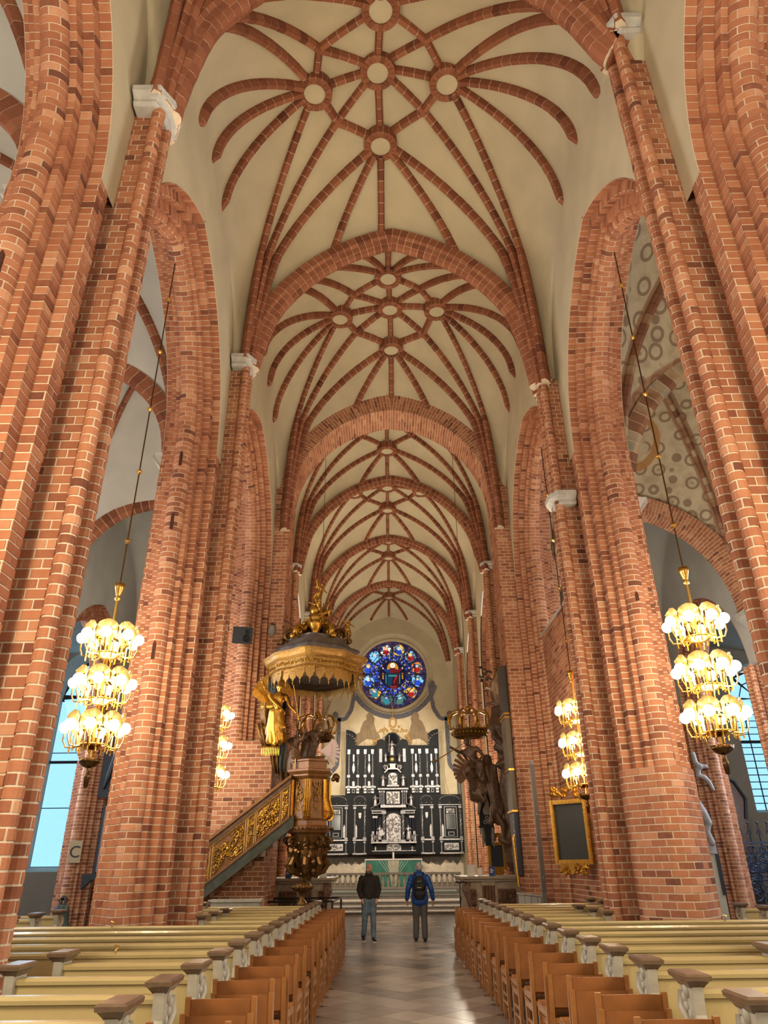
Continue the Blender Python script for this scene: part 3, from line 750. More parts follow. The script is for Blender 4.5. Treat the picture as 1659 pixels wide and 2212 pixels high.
# ---- chancel steps
STEPM = mat('grey_step_stone', srgb(140, 136, 128), .4, noise=.3, nscale=3)
st = struct(bpy.data.objects.new('floor_chancel', None), 'grey stone steps and raised floor of the chancel'); COL.objects.link(st)
for k, (y, z) in enumerate(((30.7, .15), (31.3, .30), (31.9, .45), (33.6, .60), (36.6, .75))):
    y2 = 44 if k == 4 else (31.3, 31.9, 33.6, 36.6)[k]+.3
    MB().box(-3.9, 3.9, y, y2, 0, z-.04).build('riser', STEPM, st); MB().box(-3.9, 3.9, y-.04, y2, z-.04, z).build('tread', STONE if k < 3 else STEPM, st)
# ================================================================== pews
PEWM = mat('cream_pew_paint', srgb(194, 172, 120), .25, noise=.1, nscale=3, coat=.25)
PEWG = mat('grey_pew_paint', srgb(184, 176, 158), .45, noise=.2, nscale=12)
WALN = mat('brown_wood_cap', srgb(124, 100, 78), .3, noise=.25, nscale=14, coat=.2)
BRASS = mat('polished_brass', srgb(226, 178, 88), .22, 1)
PLATE = mat('plate_bronze', srgb(128, 92, 54), .4, .4)
def pew(label, xa, xb, y, aisle_end=None, group=None, hook=False, plates=True):
    """back board faces -y; xa < xb; aisle_end: +1 when the nave aisle is at xb"""
    root = thing('pew', label, 'pew', ((xa+xb)/2, y, 0), 0, group); L = (xb-xa)/2
    r = .16; pts = [(-L+.05, .93), (L-.05, .93)]+[(L-.05-r+r*cos(t), .60+r+r*sin(t)) for t in [-pi/2*k/5 for k in range(6)]]+[(-L+.05+r+r*cos(t), .60+r+r*sin(t)) for t in [-pi/2-pi/2*k/5 for k in range(6)]]
    MB().prism(pts, 'y', -.02, .02).build('backrest', PEWM, root)
    mb = MB(); mb.prism([(-.045, .925), (-.05, .95), (-.03, .972), (.03, .972), (.05, .95), (.045, .925)], 'x', -L+.05, L-.05); mb.build('top_rail', PEWM, root)
    mb = MB(); mb.prism([(-.05, .585), (-.06, .61), (-.05, .632), (-.018, .64), (-.018, .575)], 'x', -L+.2, L-.2); mb.build('lower_rail', PEWM, root)
    MB().box(-L+.05, L-.05, .03, .44, .42, .46).build('seat', PEWG, root)
    MB().box(-L+.05, L-.05, .02, .045, .08, .42).build('kickboard', WALN, root)
    for s in (-1, 1):
        x = s*(L-.035)
        pr = [(-.07, 0), (.44, 0), (.44, .44), (.36, .50), (.22, .58), (.12, .70), (.09, .82), (.13, .99), (-.09, .99), (-.07, .84), (-.10, .70), (-.07, .62)]
        e = MB().prism(pr, 'x', x-.035, x+.035).build('bench_end', PEWG, root)
        # moulded cap
        mb = MB(); rings = [(.045, .10, .985), (.055, .115, 1.0), (.072, .14, 1.022), (.082, .155, 1.028), (.086, .16, 1.052), (.07, .145, 1.064)]
        vs = [(x+a*i, .02+b*j, z) for a, b, z in rings for i, j in ((-1, -1), (1, -1), (1, 1), (-1, 1))]; k = 4
        mb.add(vs, [(q*4+i, q*4+(i+1) % 4, q*4+4+(i+1) % 4, q*4+4+i) for q in range(5) for i in range(4)]+[(0, 1, 2, 3), (20, 21, 22, 23)]); mb.build('end_cap', WALN, e)
        mb = MB()
        for q in range(7):
            t = q/6; mb.ball((x+s*.036, .02+.05*sin(t*7), .96-.26*t), .045-.022*t, 6, 4, (.5, 1, 1))
        mb.tube([(x+s*.04, .11, .95), (x+s*.06, .08, .86), (x+s*.05, .0, .78), (x+s*.045, -.05, .72)], [.02, .025, .02, .008], 6); mb.build('carving', PEWG, e, True)
        MB().box(x-.05, x+.05, -.10, .16, .70, .725).build('moulding', PEWG, e)
        if plates: MB().box(s*(L-.42)-.055, s*(L-.42)+.055, -.024, -.018, .74, .79).build('number_plate', PLATE, root)
    if hook:
        MB().tube([(hook-(xa+xb)/2, -.03, .955), (hook-(xa+xb)/2, -.06, .99), (hook-(xa+xb)/2+.03, -.05, 1.02), (hook-(xa+xb)/2-.02, -.03, 1.03)], .008, 6).build('coat_hook', BRASS, root)
    return root
ORDN = ['nearest', 'second', 'third', 'fourth', 'fifth', 'sixth', 'seventh', 'eighth', 'ninth', 'tenth', 'eleventh', 'twelfth', 'thirteenth', 'fourteenth', 'fifteenth']
for k in range(15):
    y = 4.58+.86*k
    short = 2 <= k <= 3 or 9 <= k <= 11
    xl = 3.12 if short else (8.2 if k < 2 else (5.7 if k < 9 else 4.1)); xr = 3.12 if short or k == 2 else (8.2 if k < 2 else (5.7 if k < 9 else 4.0))
    if k == 1: xl = 5.2 if False else 8.2
    for s, xx, sd in ((-1, xl, 'left'), (1, xr, 'right')):
        xa, xb = (-xx, -1.68) if s < 0 else (1.68, xx)
        if k == 1: (xa, xb) = (-3.12, -1.68) if s < 0 and False else (xa, xb)
        lab = 'cream pew with grey bench ends, %s row from the camera %s of the aisle' % (ORDN[k], sd)
        pew(lab, xa, xb, y, -s, '%s cream pews' % sd, hook={(-1, 8): -4.15, (-1, 4): -2.9, (1, 8): 4.5}.get((s, k), False), plates=k < 9)
AK = ['nearest', 'middle', 'farthest']
for k, y in enumerate((12.3, 13.2, 14.1)):
    pew('cream pew in the left side aisle near the bell, %s of three' % AK[k], -9.4, -6.0, y, None, 'cream pews in the left side aisle', plates=False)
    pew('cream pew in the right side aisle past the brick pillar, %s of three' % AK[k], 5.9, 9.6, y, None, 'cream pews in the right side aisle', plates=False)
# ================================================================== chairs
OAK = mat('oiled_oak', srgb(170, 112, 60), .38, noise=.28, nscale=8, coat=.1)
OAKD = mat('oak_panel', srgb(158, 100, 54), .4, noise=.25, nscale=6)
def chair(label, loc, group):
    root = thing('wooden_chair', label, 'chair', loc, 0, group); w = .245
    for s in (-1, 1):
        MB().prism([(-.035, 0), (.0, 0), (.005, .44), (-.05, .82), (-.085, .82), (-.035, .44)], 'x', s*w-(.035 if s > 0 else 0), s*w+(0 if s > 0 else .035)).build('back_leg', OAK, root)
        MB().box(min(s*w, s*w-s*.035), max(s*w, s*w-s*.035), .36, .40, 0, .45).build('front_leg', OAK, root)
        MB().box(min(s*w, s*w-s*.022), max(s*w, s*w-s*.022), 0, .37, .40, .445).build('side_rail', OAK, root)
        MB().box(min(s*w, s*w-s*.022), max(s*w, s*w-s*.022), 0, .37, .19, .215).build('stretcher', OAK, root)
    mb = MB(); n = 8; vs = []
    for i in range(n+1):
        t = -1+2*i/n; x = t*(w-.033); c = .022*(1-t*t)
        for z, yy in ((.57, -.040), (.805, -.074)):
            vs += [(x, yy-c, z+(.006*(1-t*t) if z > .7 else 0)), (x, yy-c+.014, z+(.006*(1-t*t) if z > .7 else 0))]
    fs = []
    for i in range(n):
        a = i*4; b = a+4; fs += [(a, b, b+2, a+2), (a+1, b+1, b+3, a+3), (a, b, b+1, a+1), (a+2, b+2, b+3, a+3)]
    fs += [(0, 1, 3, 2), (n*4, n*4+1, n*4+3, n*4+2)]; mb.add(vs, fs); mb.build('backrest', OAKD, root)
    MB().box(-w+.03, w-.03, -.03, -.008, .45, .49).build('back_rail', OAK, root)
    mb = MB(); mb.add([(-w+.01, .0, .445), (w-.01, .0, .445), (w-.01, .2, .435), (-w+.01, .2, .435), (w-.01, .42, .455), (-w+.01, .42, .455)]+[(-w+.01, .0, .461), (w-.01, .0, .461), (w-.01, .2, .451), (-w+.01, .2, .451), (w-.01, .42, .471), (-w+.01, .42, .471)],
               [(0, 1, 2, 3), (3, 2, 4, 5), (6, 7, 8, 9), (9, 8, 10, 11), (0, 1, 7, 6), (5, 4, 10, 11), (0, 3, 9, 6), (3, 5, 11, 9), (1, 2, 8, 7), (2, 4, 10, 8)]); mb.build('seat', OAK, root)
    return root
ch0 = None
for k in range(15):
    y = 4.95+.86*k
    for s, sd in ((-1, 'left'), (1, 'right')):
        for up in (0, 1):
            lab = 'oak chair %s the %s stack from the camera %s of the aisle' % (('at the bottom of', 'on top of')[up], ORDN[k], sd)
            loc = (s*1.415-.008*up*s+random.uniform(-.012, .012), y+.06*up+random.uniform(-.01, .01), .085*up)
            if ch0 is None: ch0 = chair(lab, loc, 'oak chairs stacked in pairs along the aisle')
            else: dup(ch0, loc, None, lab)
# ================================================================== chandeliers
GLOBE = mat('lit_globe', (1, .95, .8), .3, emit=(1, .9, .66), es=6)
SHELL = mat('pale_gilt_shell', srgb(238, 206, 128), .35, .5)
BRASSD = mat('dark_brass', srgb(110, 84, 52), .3, 1)
def chandelier(label, x, y, zt, ztop=12.75, power=120):
    root = thing('chandelier', label, 'chandelier', (x, y, 0), 0, 'three-tier brass chandeliers under the arcades')
    stem = MB().tube([(0, 0, zt[0]+.62), (0, 0, ztop)], .012, 6).build('rod', BRASSD, root)
    mb0 = None; z = zt[0]+1.6
    while z < ztop-.6:
        MB().lathe([(.01, -.05), (.035, -.025), (.045, 0), (.035, .025), (.01, .05)], (0, 0, z), 8).build('bead', BRASS, stem); z += 1.27
    MB().lathe([(.02, -.12), (.05, -.1), (.03, -.06), (.04, -.02), (.07, .08), (.085, .15), (.07, .14), (.02, .1)], (0, 0, zt[0]+.72), 12).build('tulip_cup', BRASS, root, True)
    MB().tube([(0, 0, zt[2]-.62), (0, 0, zt[0]+.65)], .022, 8).build('stem', BRASS, root)
    for ti, z in enumerate(zt):
        t = MB().lathe([(.0, -.30), (.10, -.29), (.17, -.25), (.20, -.24), (.20, -.22), (.1, -.22), (.04, -.2)], (0, 0, z), 16).build('tier', BRASS, root, True)
        n = 8
        for i in range(n):
            a = 2*pi*(i+.25)/n; c, s_ = cos(a), sin(a)
            P = lambda r, zz, o=0: (r*c-o*s_, r*s_+o*c, z+zz)
            mb = MB().tube([P(.16, -.24), P(.26, -.27), P(.36, -.26), P(.40, -.17), P(.40, -.07)], .011, 5)
            mb.tube([P(.30, -.34), P(.30, .12)], .012, 4).build('arm', BRASS, t)
            if ti == 2 and i == 5:
                pass
            MB().ball(P(.40, 0), .080, 10, 8).build('globe', GLOBE, t, True)
            # shell reflector behind and above the globe
            mb = MB(); q = []; m = 10
            for j in range(m+1):
                b = -2.0+4.0*j/m; o = sin(b); u = cos(b)
                for rr, dr in ((.07, 0), (.165, .05)):
                    q.append(P(.31+dr+(.016 if j % 2 else 0), .04+rr*u, rr*o))
            mb.add(q, [(2*j, 2*j+2, 2*j+3, 2*j+1) for j in range(m)]); mb.add([V(v)-V((c, s_, 0))*.008 for v in q], [(2*j, 2*j+1, 2*j+3, 2*j+2) for j in range(m)])
            mb.build('shell_reflector', SHELL, t)
            a2 = a+pi/n; c2, s2 = cos(a2), sin(a2)
            mb = MB().tube([(.2*c2, .2*s2, z-.33), (.27*c2, .27*s2, z+.17)], .011, 4); mb.ball((.25*c2, .25*s2, z-.06), .03, 6, 4); mb.build('bar', BRASS, t)
        for zz in (-.02,): lamp('POINT', (x, y, z+.1), power, WARM, .34)
    MB().lathe([(.02, .02), (.13, .03), (.155, .05), (.14, 0), (.09, -.05), (.03, -.07)], (0, 0, zt[2]-.46), 16).build('dish', BRASSD, root, True)
    MB().lathe([(.03, .1), (.03, -.05), (.045, -.07), (.04, -.1), (.03, -.22), (.0, -.24)], (0, 0, zt[2]-.55), 10).build('finial', BRASSD, root, True)
    return root
chandelier('lit brass chandelier hanging between the two near left pillars', -4.33, 10.1, (4.74, 4.08, 3.46))
chandelier('lit brass chandelier hanging at the right edge beside the aisle window', 4.33, 9.98, (4.86, 4.16, 3.53))
chandelier('lit brass chandelier half hidden by the left pillar above the pulpit stair', -4.28, 16.75, (4.88, 4.2, 3.57))
chandelier('lit brass chandelier before the brick wall above the gold-framed board', 3.95, 15.85, (4.74, 4.05, 3.42), 11.6)
# ================================================================== carved work
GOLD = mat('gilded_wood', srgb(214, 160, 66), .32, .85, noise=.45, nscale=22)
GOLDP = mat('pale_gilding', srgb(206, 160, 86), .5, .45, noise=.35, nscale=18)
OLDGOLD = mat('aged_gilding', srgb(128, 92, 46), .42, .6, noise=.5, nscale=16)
CARVD = mat('dark_carved_oak', srgb(112, 82, 58), .45, .15, noise=.5, nscale=11)
WOODB = mat('pulpit_wood', srgb(142, 94, 48), .4, .15, noise=.35, nscale=7)
TEAL = mat('dark_teal_cloth', srgb(62, 70, 70), .7, noise=.3, nscale=5)
MARBG = mat('grey_veined_marble', srgb(132, 120, 112), .35, noise=.5, nscale=5)
MARBN = mat('green_veined_marble', srgb(78, 82, 70), .35, noise=.5, nscale=6)
BLACK = mat('ebony_black', srgb(20, 19, 20), .5, noise=.3, nscale=9, spec=.25)
SILVER = mat('silver', srgb(204, 198, 194), .4, .6, noise=.35, nscale=9)
REMESH = []
class Org(MB):
    """soft shapes fused into one continuous skin"""
    def limb(s, pts, rs, n=8):
        s.tube(pts, rs, n)
        for p, r in zip(pts, rs): s.ball(p, r, n, 6)
        return s
    def skin(s, name, mt, parent=None, voxel=.02, smooth=4, loc=None, rot=None, scale=None):
        o = s.build(name, mt, parent, True)
        m = o.modifiers.new('r', 'REMESH'); m.mode = 'VOXEL'; m.voxel_size = voxel; m.use_smooth_shade = True
        if smooth: q = o.modifiers.new('s', 'SMOOTH'); q.iterations = smooth; q.factor = .5
        REMESH.append(o); 
        if loc is not None: o.location = loc
        if rot is not None: o.rotation_euler = rot
        if scale is not None: o.scale = (scale,)*3
        return o
def statue_org(arms=None, robe=True, lean=0, stride=.05, nude=False):
    """unit-height figure facing -y, feet at the origin"""
    o = Org(); arms = arms or (((-.2, -.02, .64), (-.12, -.14, .6)), ((.2, -.02, .64), (.14, -.14, .58)))
    o.ball((lean, -.02, .925), .062, 10, 8, (.85, 1, 1.15)); o.ball((lean, .012, .945), .06, 8, 6)
    o.limb([(lean*.8, 0, .86), (lean*.7, 0, .82)], [.035, .045])
    o.limb([(lean*.7, 0, .77), (lean*.4, 0, .64), (0, 0, .54)], [.092, .08, .095])
    o.limb([(-.115+lean*.7, 0, .785), (.115+lean*.7, 0, .785)], [.05, .05])
    for s, (e, h) in zip((-1, 1), arms):
        o.limb([(s*.135+lean*.7, 0, .78), e, h], [.042, .034, .026]); o.ball(h, .032)
    for s in (-1, 1): o.limb([(s*.055, 0, .52), (s*.075, -.02-s*stride, .28), (s*.07, s*stride*.6, .04)], [.072, .055, .036]); o.limb([(s*.07, s*stride*.6, .025), (s*.075, s*stride*.6-.09, .02)], [.03, .022])
    if robe:
        for k in range(9):
            a = 2*pi*k/9; o.limb([(.08*cos(a), .06*sin(a), .56), (.12*cos(a), .09*sin(a), .3), (.145*cos(a+.25), .11*sin(a+.25), .06)], [.045, .05, .04], 6)
        o.limb([(-.12, -.04, .76), (.0, -.1, .62), (.13, -.04, .52)], [.03, .035, .03], 6)
    return o
def wing_mb(l=.7, s=1, lo=-20):
    """feathered wing spreading to +x*s and up"""
    mb = MB()
    for k in range(9):
        t = k/8; a = radians(80-(80-lo)*t); L = l*(1-.45*t); b = V((s*(.05+.22*t*l), .02*k*.3, .02))
        d = V((s*cos(a), .1, sin(a))); q = V((-d.z*s, 0, d.x*s))
        for m_, w_ in ((0, .060), (1, .052)):
            mb.obox(b+d*(L*(.55 if m_ == 0 else .25)), d*(L*.45*(1 if m_ == 0 else .6)), q*w_*l, V((0, .010+.012*m_+.004*(k % 2), 0)))
    mb.tube([(0, 0, -.02), (s*.1*l, 0, .2*l), (s*.2*l, 0, .55*l)], [.05*l, .05*l, .03*l], 6)
    return mb
def relief(P, n, r=.012, seed=1, aspect=1.0, face=False):
    """scrolling acanthus over the unit square mapped by P(s, t, h)"""
    rnd = random.Random(seed); mb = MB()
    for k in range(n):
        cx, cy = rnd.uniform(.08, .92), rnd.uniform(.06, .94); R = rnd.uniform(.09, .19); tw = rnd.choice((-1, 1)); a0 = rnd.uniform(0, 6.3); pts, rs = [], []
        for i in range(9):
            f = i/8; rr = R*(1-.8*f); a = a0+tw*f*5.2
            pts.append(P(min(.97, max(.03, cx+rr*cos(a)/aspect)), min(.98, max(.02, cy+rr*sin(a))), .012+.02*f)); rs.append(r*(.55+.8*(1-abs(2*f-1))))
        mb.tube(pts, rs, 5); mb.ball(pts[-1], r*1.5, 5, 4)
        for i in (2, 4): 
            a = a0+tw*i/8*5.2; p = P(min(.96, max(.04, cx+R*1.15*cos(a)/aspect)), min(.97, max(.03, cy+R*1.15*sin(a))), .012); mb.ball(p, r*1.6, 5, 4)
    if face:
        c = P(.5, .5, .03); mb.ball(c, r*4.2, 8, 6); mb.ball(P(.5, .45, .06), r*1.6, 6, 4)
    return mb
def spiral_tube(mb, c, u, w_, R, turns=1.6, r=.04, n=22, tail=None):
    c, u, w_ = V(c), V(u), V(w_); pts, rs = [], []
    for i in range(n+1):
        f = i/n; rr = R*(1-.82*f); a = f*turns*2*pi; pts.append(c+u*(rr*cos(a))+w_*(rr*sin(a))); rs.append(r*(1-.45*f))
    if tail: pts = [V(t) for t in tail]+pts; rs = [r]*len(tail)+rs
    return mb.tube(pts, rs, 7)
# ------------------------------------------------------------------ pulpit
PX, PY = -2.2, 19.05
def pulpit():
    root = thing('pulpit', 'gilded carved pulpit with its stair climbing the left chancel pillar', 'pulpit', (0, 0, 0))
    X, Y = PX, PY-.1
    def ring(rs, name, mt, par=root, sides=6, rot=pi/6, cap=True, x=X, y=Y):
        vs, fs = [], []
        for r, z in rs:
            for i in range(sides): a = rot+2*pi*i/sides; vs.append((x+r*cos(a), y+r*sin(a), z))
        for j in range(len(rs)-1):
            for i in range(sides): fs.append((j*sides+i, j*sides+(i+1) % sides, (j+1)*sides+(i+1) % sides, (j+1)*sides+i))
        if cap: fs += [tuple(range(sides)), tuple(range(len(vs)-sides, len(vs)))]
        return mesh_obj(name, vs, fs, mt, par)
    bd = ring([(.50, 2.68), (.53, 2.75), (.50, 2.95), (.47, 3.3), (.47, 3.66)], 'basket', WOODB)
    ring([(.50, 3.66), (.56, 3.72), (.55, 3.76), (.62, 3.83), (.62, 3.88), (.54, 3.9)], 'rim', WOODB)
    ring([(.50, 3.88), (.50, 4.06), (.53, 4.08), (.53, 4.12)], 'parapet_ledge', WOODB)
    ring([(.46, 2.40), (.56, 2.44), (.60, 2.50), (.60, 2.55), (.53, 2.60), (.53, 2.70)], 'base_cornice', WOODB)
    mb = MB()
    for i in range(40): a = 2*pi*i/40; mb.ball((X+.60*cos(a), Y+.60*sin(a), 2.525), .03, 5, 4)
    mb.build('bead_course', OLDGOLD, root, True)
    for i in range(6):
        a = pi/6+2*pi*i/6; b = a+pi/6
        # gilded console on each corner
        c, s = cos(a), sin(a); mb = MB(); u = V((c, s, 0)); w_ = V((0, 0, 1)); q = V((-s, c, 0))
        prof = [(.47, 3.64), (.53, 3.64), (.54, 3.4), (.54, 3.2), (.60, 3.02), (.66, 2.9), (.64, 2.78), (.56, 2.72), (.48, 2.72)]
        n = len(prof); vs = [V((X, Y, 0))+u*r+w_*z+q*d for d in (-.085, .085) for r, z in prof]
        mb.add(vs, [tuple(range(n)), tuple(range(n, 2*n))]+[(k, (k+1) % n, n+(k+1) % n, n+k) for k in range(n)])
        for d in (-.05, 0, .05): mb.tube([V((X, Y, 0))+u*(r+.008)+w_*z+q*d for r, z in prof[1:7]], .018, 5)
        for d in (-1, 1): spiral_tube(mb, V((X, Y, 2.86))+u*.585+q*.088*d, u, w_, .07, 1.5, .014, 14)
        mb.build('console', GOLD, root)
        mid = .47*cos(pi/6); nb = V((cos(b), sin(b), 0)); qq = V((-sin(b), cos(b), 0))
        def P(s_, t, h, nb=nb, qq=qq, mid=mid): return V((X, Y, 2.86+t*.74))+nb*(mid+.015+h*.7)+qq*((s_-.5)*.22)
        relief(P, 12, .012, 40+i, .35).build('carved_panel', GOLDP, root)
    # carved underside
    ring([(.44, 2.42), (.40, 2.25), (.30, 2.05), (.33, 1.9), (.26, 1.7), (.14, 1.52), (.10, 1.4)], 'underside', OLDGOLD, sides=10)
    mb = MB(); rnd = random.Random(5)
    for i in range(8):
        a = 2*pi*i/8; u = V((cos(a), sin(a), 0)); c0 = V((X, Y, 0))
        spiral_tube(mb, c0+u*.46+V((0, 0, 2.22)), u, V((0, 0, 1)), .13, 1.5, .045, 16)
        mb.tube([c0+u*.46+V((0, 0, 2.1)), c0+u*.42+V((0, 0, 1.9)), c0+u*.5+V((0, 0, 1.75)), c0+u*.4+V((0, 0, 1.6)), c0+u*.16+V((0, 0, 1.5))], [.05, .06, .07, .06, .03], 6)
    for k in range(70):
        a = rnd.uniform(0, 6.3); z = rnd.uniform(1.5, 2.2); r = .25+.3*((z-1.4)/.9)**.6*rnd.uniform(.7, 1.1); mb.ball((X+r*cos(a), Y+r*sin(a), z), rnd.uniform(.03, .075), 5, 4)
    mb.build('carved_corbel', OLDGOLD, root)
    mb = MB().lathe([(.02, 1.5), (.09, 1.45), (.07, 1.38), (.2, 1.34), (.24, 1.27), (.2, 1.19), (.08, 1.16), (.06, 1.0), (.12, .95), (.14, .88), (.08, .82), (.05, .7), (.05, .1), (.14, .04), (.16, 0)], (X-.1, Y, 0), 12)
    for i in range(10): a = 2*pi*i/10; mb.ball((X-.1+.23*cos(a), Y+.23*sin(a), 1.265), .05, 6, 4)
    mb.build('stalk', OLDGOLD, root, True)
    mb = MB().ball((X+.66, Y-.1, 3.72), .09, 8, 6); mb.ball((X+.72, Y-.16, 3.7), .05, 6, 4); mb.ball((X+.6, Y-.16, 3.66), .06, 6, 4); mb.ball((X+.7, Y-.05, 3.64), .05, 6, 4); mb.build('cherub_head', OLDGOLD, root, True)
    # reading desk and candle stand on the rim
    MB().obox((X+.05, Y-.1, 4.17), V((.32, 0, .02)), V((0, .2, .06)), V((0, 0, .02))).build('reading_board', WOODB, root)
    mb = MB().tube([(X-.35, Y-.35, 3.88), (X-.35, Y-.35, 4.16)], .02, 6); mb.box(X-.46, X-.24, Y-.37, Y-.33, 4.14, 4.17)
    for k in range(5): mb.tube([(X-.45+.05*k, Y-.35, 4.16), (X-.45+.05*k, Y-.35, 4.36)], .013, 5)
    mb.build('candle_holder', BRASSD, root)
    # ---- stair
    yf = 18.52; top = lambda x: 3.76+.744*(x+2.61); x1, x0 = -2.62, -5.3
    def par(a, b, d0, d1, y0, y1, name, mt, par_=root):
        mb = MB(); vs = [(x, y, top(x)-d) for y in (y0, y1) for x, d in ((a, d0), (b, d0), (b, d1), (a, d1))]
        mb.add(vs, [(0, 1, 2, 3), (4, 5, 6, 7), (0, 1, 5, 4), (1, 2, 6, 5), (2, 3, 7, 6), (3, 0, 4, 7)]); return mb.build(name, mt, par_)
    par(x0, x1, 0, .075, yf-.11, yf+.15, 'handrail', WOODB)
    par(x0, x1, .075, .2, yf-.06, yf+.1, 'rail_moulding', CARVD)
    body = par(x0, x1, .2, .98, yf, yf+.06, 'stair_parapet', WOODB)
    par(x0, x1, .93, 1.0, yf-.05, yf+.1, 'lower_moulding', WOODB); par(x0, x1, .20, .24, yf-.03, yf, 'upper_moulding', GOLDP)
    par(x0, x1+.1, 1.0, 1.27, yf-.02, yf+.1, 'marble_string', MARBN)
    for k, (a, b, big) in enumerate(((-2.80, -2.67, 0), (-3.40, -2.88, 1), (-3.61, -3.48, 0), (-4.40, -3.70, 1), (-4.64, -4.50, 0), (-5.2, -4.74, 1))):
        def P(s, t, h, a=a, b=b): 
            x = a+(b-a)*s; return V((x, yf-.006-h, top(x)-.9+t*.62))
        relief(P, 34 if big else 13, .014 if big else .011, 7+k, 1.0 if big else .3, bool(big)).build('carved_panel', GOLD, root)
        for x in (a-.02, b+.02): 
            par(x-.012, x+.012, .24, .93, yf-.02, yf, 'panel_frame', GOLDP)
    for k in range(10):
        xs = -2.75-.26*k; MB().box(xs-.26, xs, yf+.1, yf+.75, max(.0, top(xs)-1.35), top(xs)-1.1).build('step', WOODB, root)
    mb = MB()
    for f in (.25, .5, .75, .95):
        x = x1-.95*f*1.5; mb.tube([(x, yf+.7, top(x)-.1), (x+.02, yf+.7, top(x)+.18)], .03, 6); mb.ball((x+.02, yf+.7, top(x)+.22), .045, 6, 5)
    mb.tube([(x1, yf+.7, top(x1)+.02), (-4.2, yf+.7, top(-4.2)+.02)], .02, 5); mb.build('rear_rail', OLDGOLD, root)
    return root
pulpit()
def canopy():
    cx, cy = -2.2, 19.2
    root = thing('pulpit_canopy', 'gilded sounding board with hanging lambrequins over the pulpit', 'canopy', (0, 0, 0))
    n = 64
    def rr(a): return 1.27+.07*cos(4*a)+.05*cos(8*a+.6)
    def rings(L, name, mt, cap=(True, True), sm=False):
        vs, fs = [], []
        for k, z in L:
            for i in range(n): a = 2*pi*i/n; vs.append((cx+rr(a)*k*cos(a), cy+rr(a)*k*sin(a), z))
        for j in range(len(L)-1):
            for i in range(n): fs.append((j*n+i, j*n+(i+1) % n, (j+1)*n+(i+1) % n, (j+1)*n+i))
        if cap[0]: fs.append(tuple(range(n)))
        if cap[1]: fs.append(tuple(range(len(vs)-n, len(vs))))
        return mesh_obj(name, vs, fs, mt, root, sm)
    rings([(.70, 6.42), (.93, 6.30), (.97, 6.32), (.97, 6.37), (.93, 6.40), (.93, 6.60), (.96, 6.62), (1.0, 6.66), (1.03, 6.74), (1.055, 6.78), (1.055, 6.82), (.9, 6.84)], 'cornice', GOLDP, (True, True))
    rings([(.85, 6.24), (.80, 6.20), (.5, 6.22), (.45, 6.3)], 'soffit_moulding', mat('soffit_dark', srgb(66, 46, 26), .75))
    rings([(.86, 6.82), (.85, 7.0), (.90, 7.02), (.86, 7.05), (.76, 7.08), (.70, 7.16), (.60, 7.32), (.62, 7.36), (.5, 7.38)], 'marble_roof', MARBG)
    mb = MB(); k = 0
    for i in range(72):
        a = 2*pi*i/72; r = rr(a)*.945; p = V((cx+r*cos(a), cy+r*sin(a), 6.5)); t = V((-sin(a), cos(a), 0))
        spiral_tube(mb, p, t, V((0, 0, 1 if i % 2 else -1)), .05, 1.2, .016, 8)
    for i in range(120): a = 2*pi*i/120; r = rr(a)*.985; mb.ball((cx+r*cos(a), cy+r*sin(a), 6.345), .022, 5, 3)
    mb.build('carved_frieze', GOLD, root)
    lam = None
    for i in range(30):
        a = 2*pi*(i+.5)/30; r = rr(a)*.94
        if lam is None:
            mb = MB(); w_ = .125
            mb.prism([(-w_, .0), (-w_, -.16), (-w_*.8, -.15), (-w_*.7, -.23), (-.035, -.27), (0, -.34), (.035, -.27), (w_*.7, -.23), (w_*.8, -.15), (w_, -.16), (w_, 0)], 'y', -.012, .012)
            mb.ball((0, 0, -.36), .02, 6, 4); mb.tube([(0, 0, -.37), (0, 0, -.43)], .008, 4); mb.tube([(-w_, 0, -.15), (-w_, 0, -.24)], .008, 4)
            for k in range(3): mb.ball((-.05+.05*k, -.012, -.07), .018, 5, 3)
            lam = mb.build('lambrequin', GOLDP, root); o = lam
        else:
            o = lam.copy(); COL.objects.link(o)
        o.location = (cx+r*cos(a), cy+r*sin(a), 6.32); o.rotation_euler = (0, 0, a+pi/2)
    # scrolls on the roof
    for i, a in enumerate((-.15, -.95, -1.57-.0, -2.2, -2.95, 1.2, 2.2)):
        u = V((cos(a), sin(a), 0)); c = V((cx, cy, 0)); mb = MB()
        if i != 2:
            spiral_tube(mb, c+u*.72+V((0, 0, 7.46)), -u, V((0, 0, 1)), .19, 1.6, .085, 18, tail=[c+u*.28+V((0, 0, 7.95)), c+u*.40+V((0, 0, 7.7))])
            mb.ball(c+u*.95+V((0, 0, 7.3)), .09, 6, 5); mb.ball(c+u*.5+V((0, 0, 7.75)), .07, 6, 5); mb.build('roof_scroll', GOLD if i % 2 else OLDGOLD, root, True)
    mb = MB().lathe([(.04, 7.3), (.1, 7.34), (.08, 7.42), (.13, 7.5), (.2, 7.66), (.21, 7.72), (.14, 7.75), (.1, 7.8), (.16, 7.85), (.1, 7.95)], (cx+.03, cy-.55, 0), 12)
    for k in range(8): a = 2*pi*k/8; mb.ball((cx+.03+.2*cos(a), cy-.55+.2*sin(a), 7.7), .035, 5, 4)
    mb.build('urn', GOLD, root, True)
    MB().lathe([(.5, 7.36), (.36, 7.5), (.3, 7.75), (.2, 7.9), (.24, 8.0), (.12, 8.06)], (cx, cy, 0), 12).build('roof_stem', OLDGOLD, root, True)
    MB().ball((cx-.02, cy-.05, 8.24), .2, 14, 10).build('globe', GOLD, root, True)
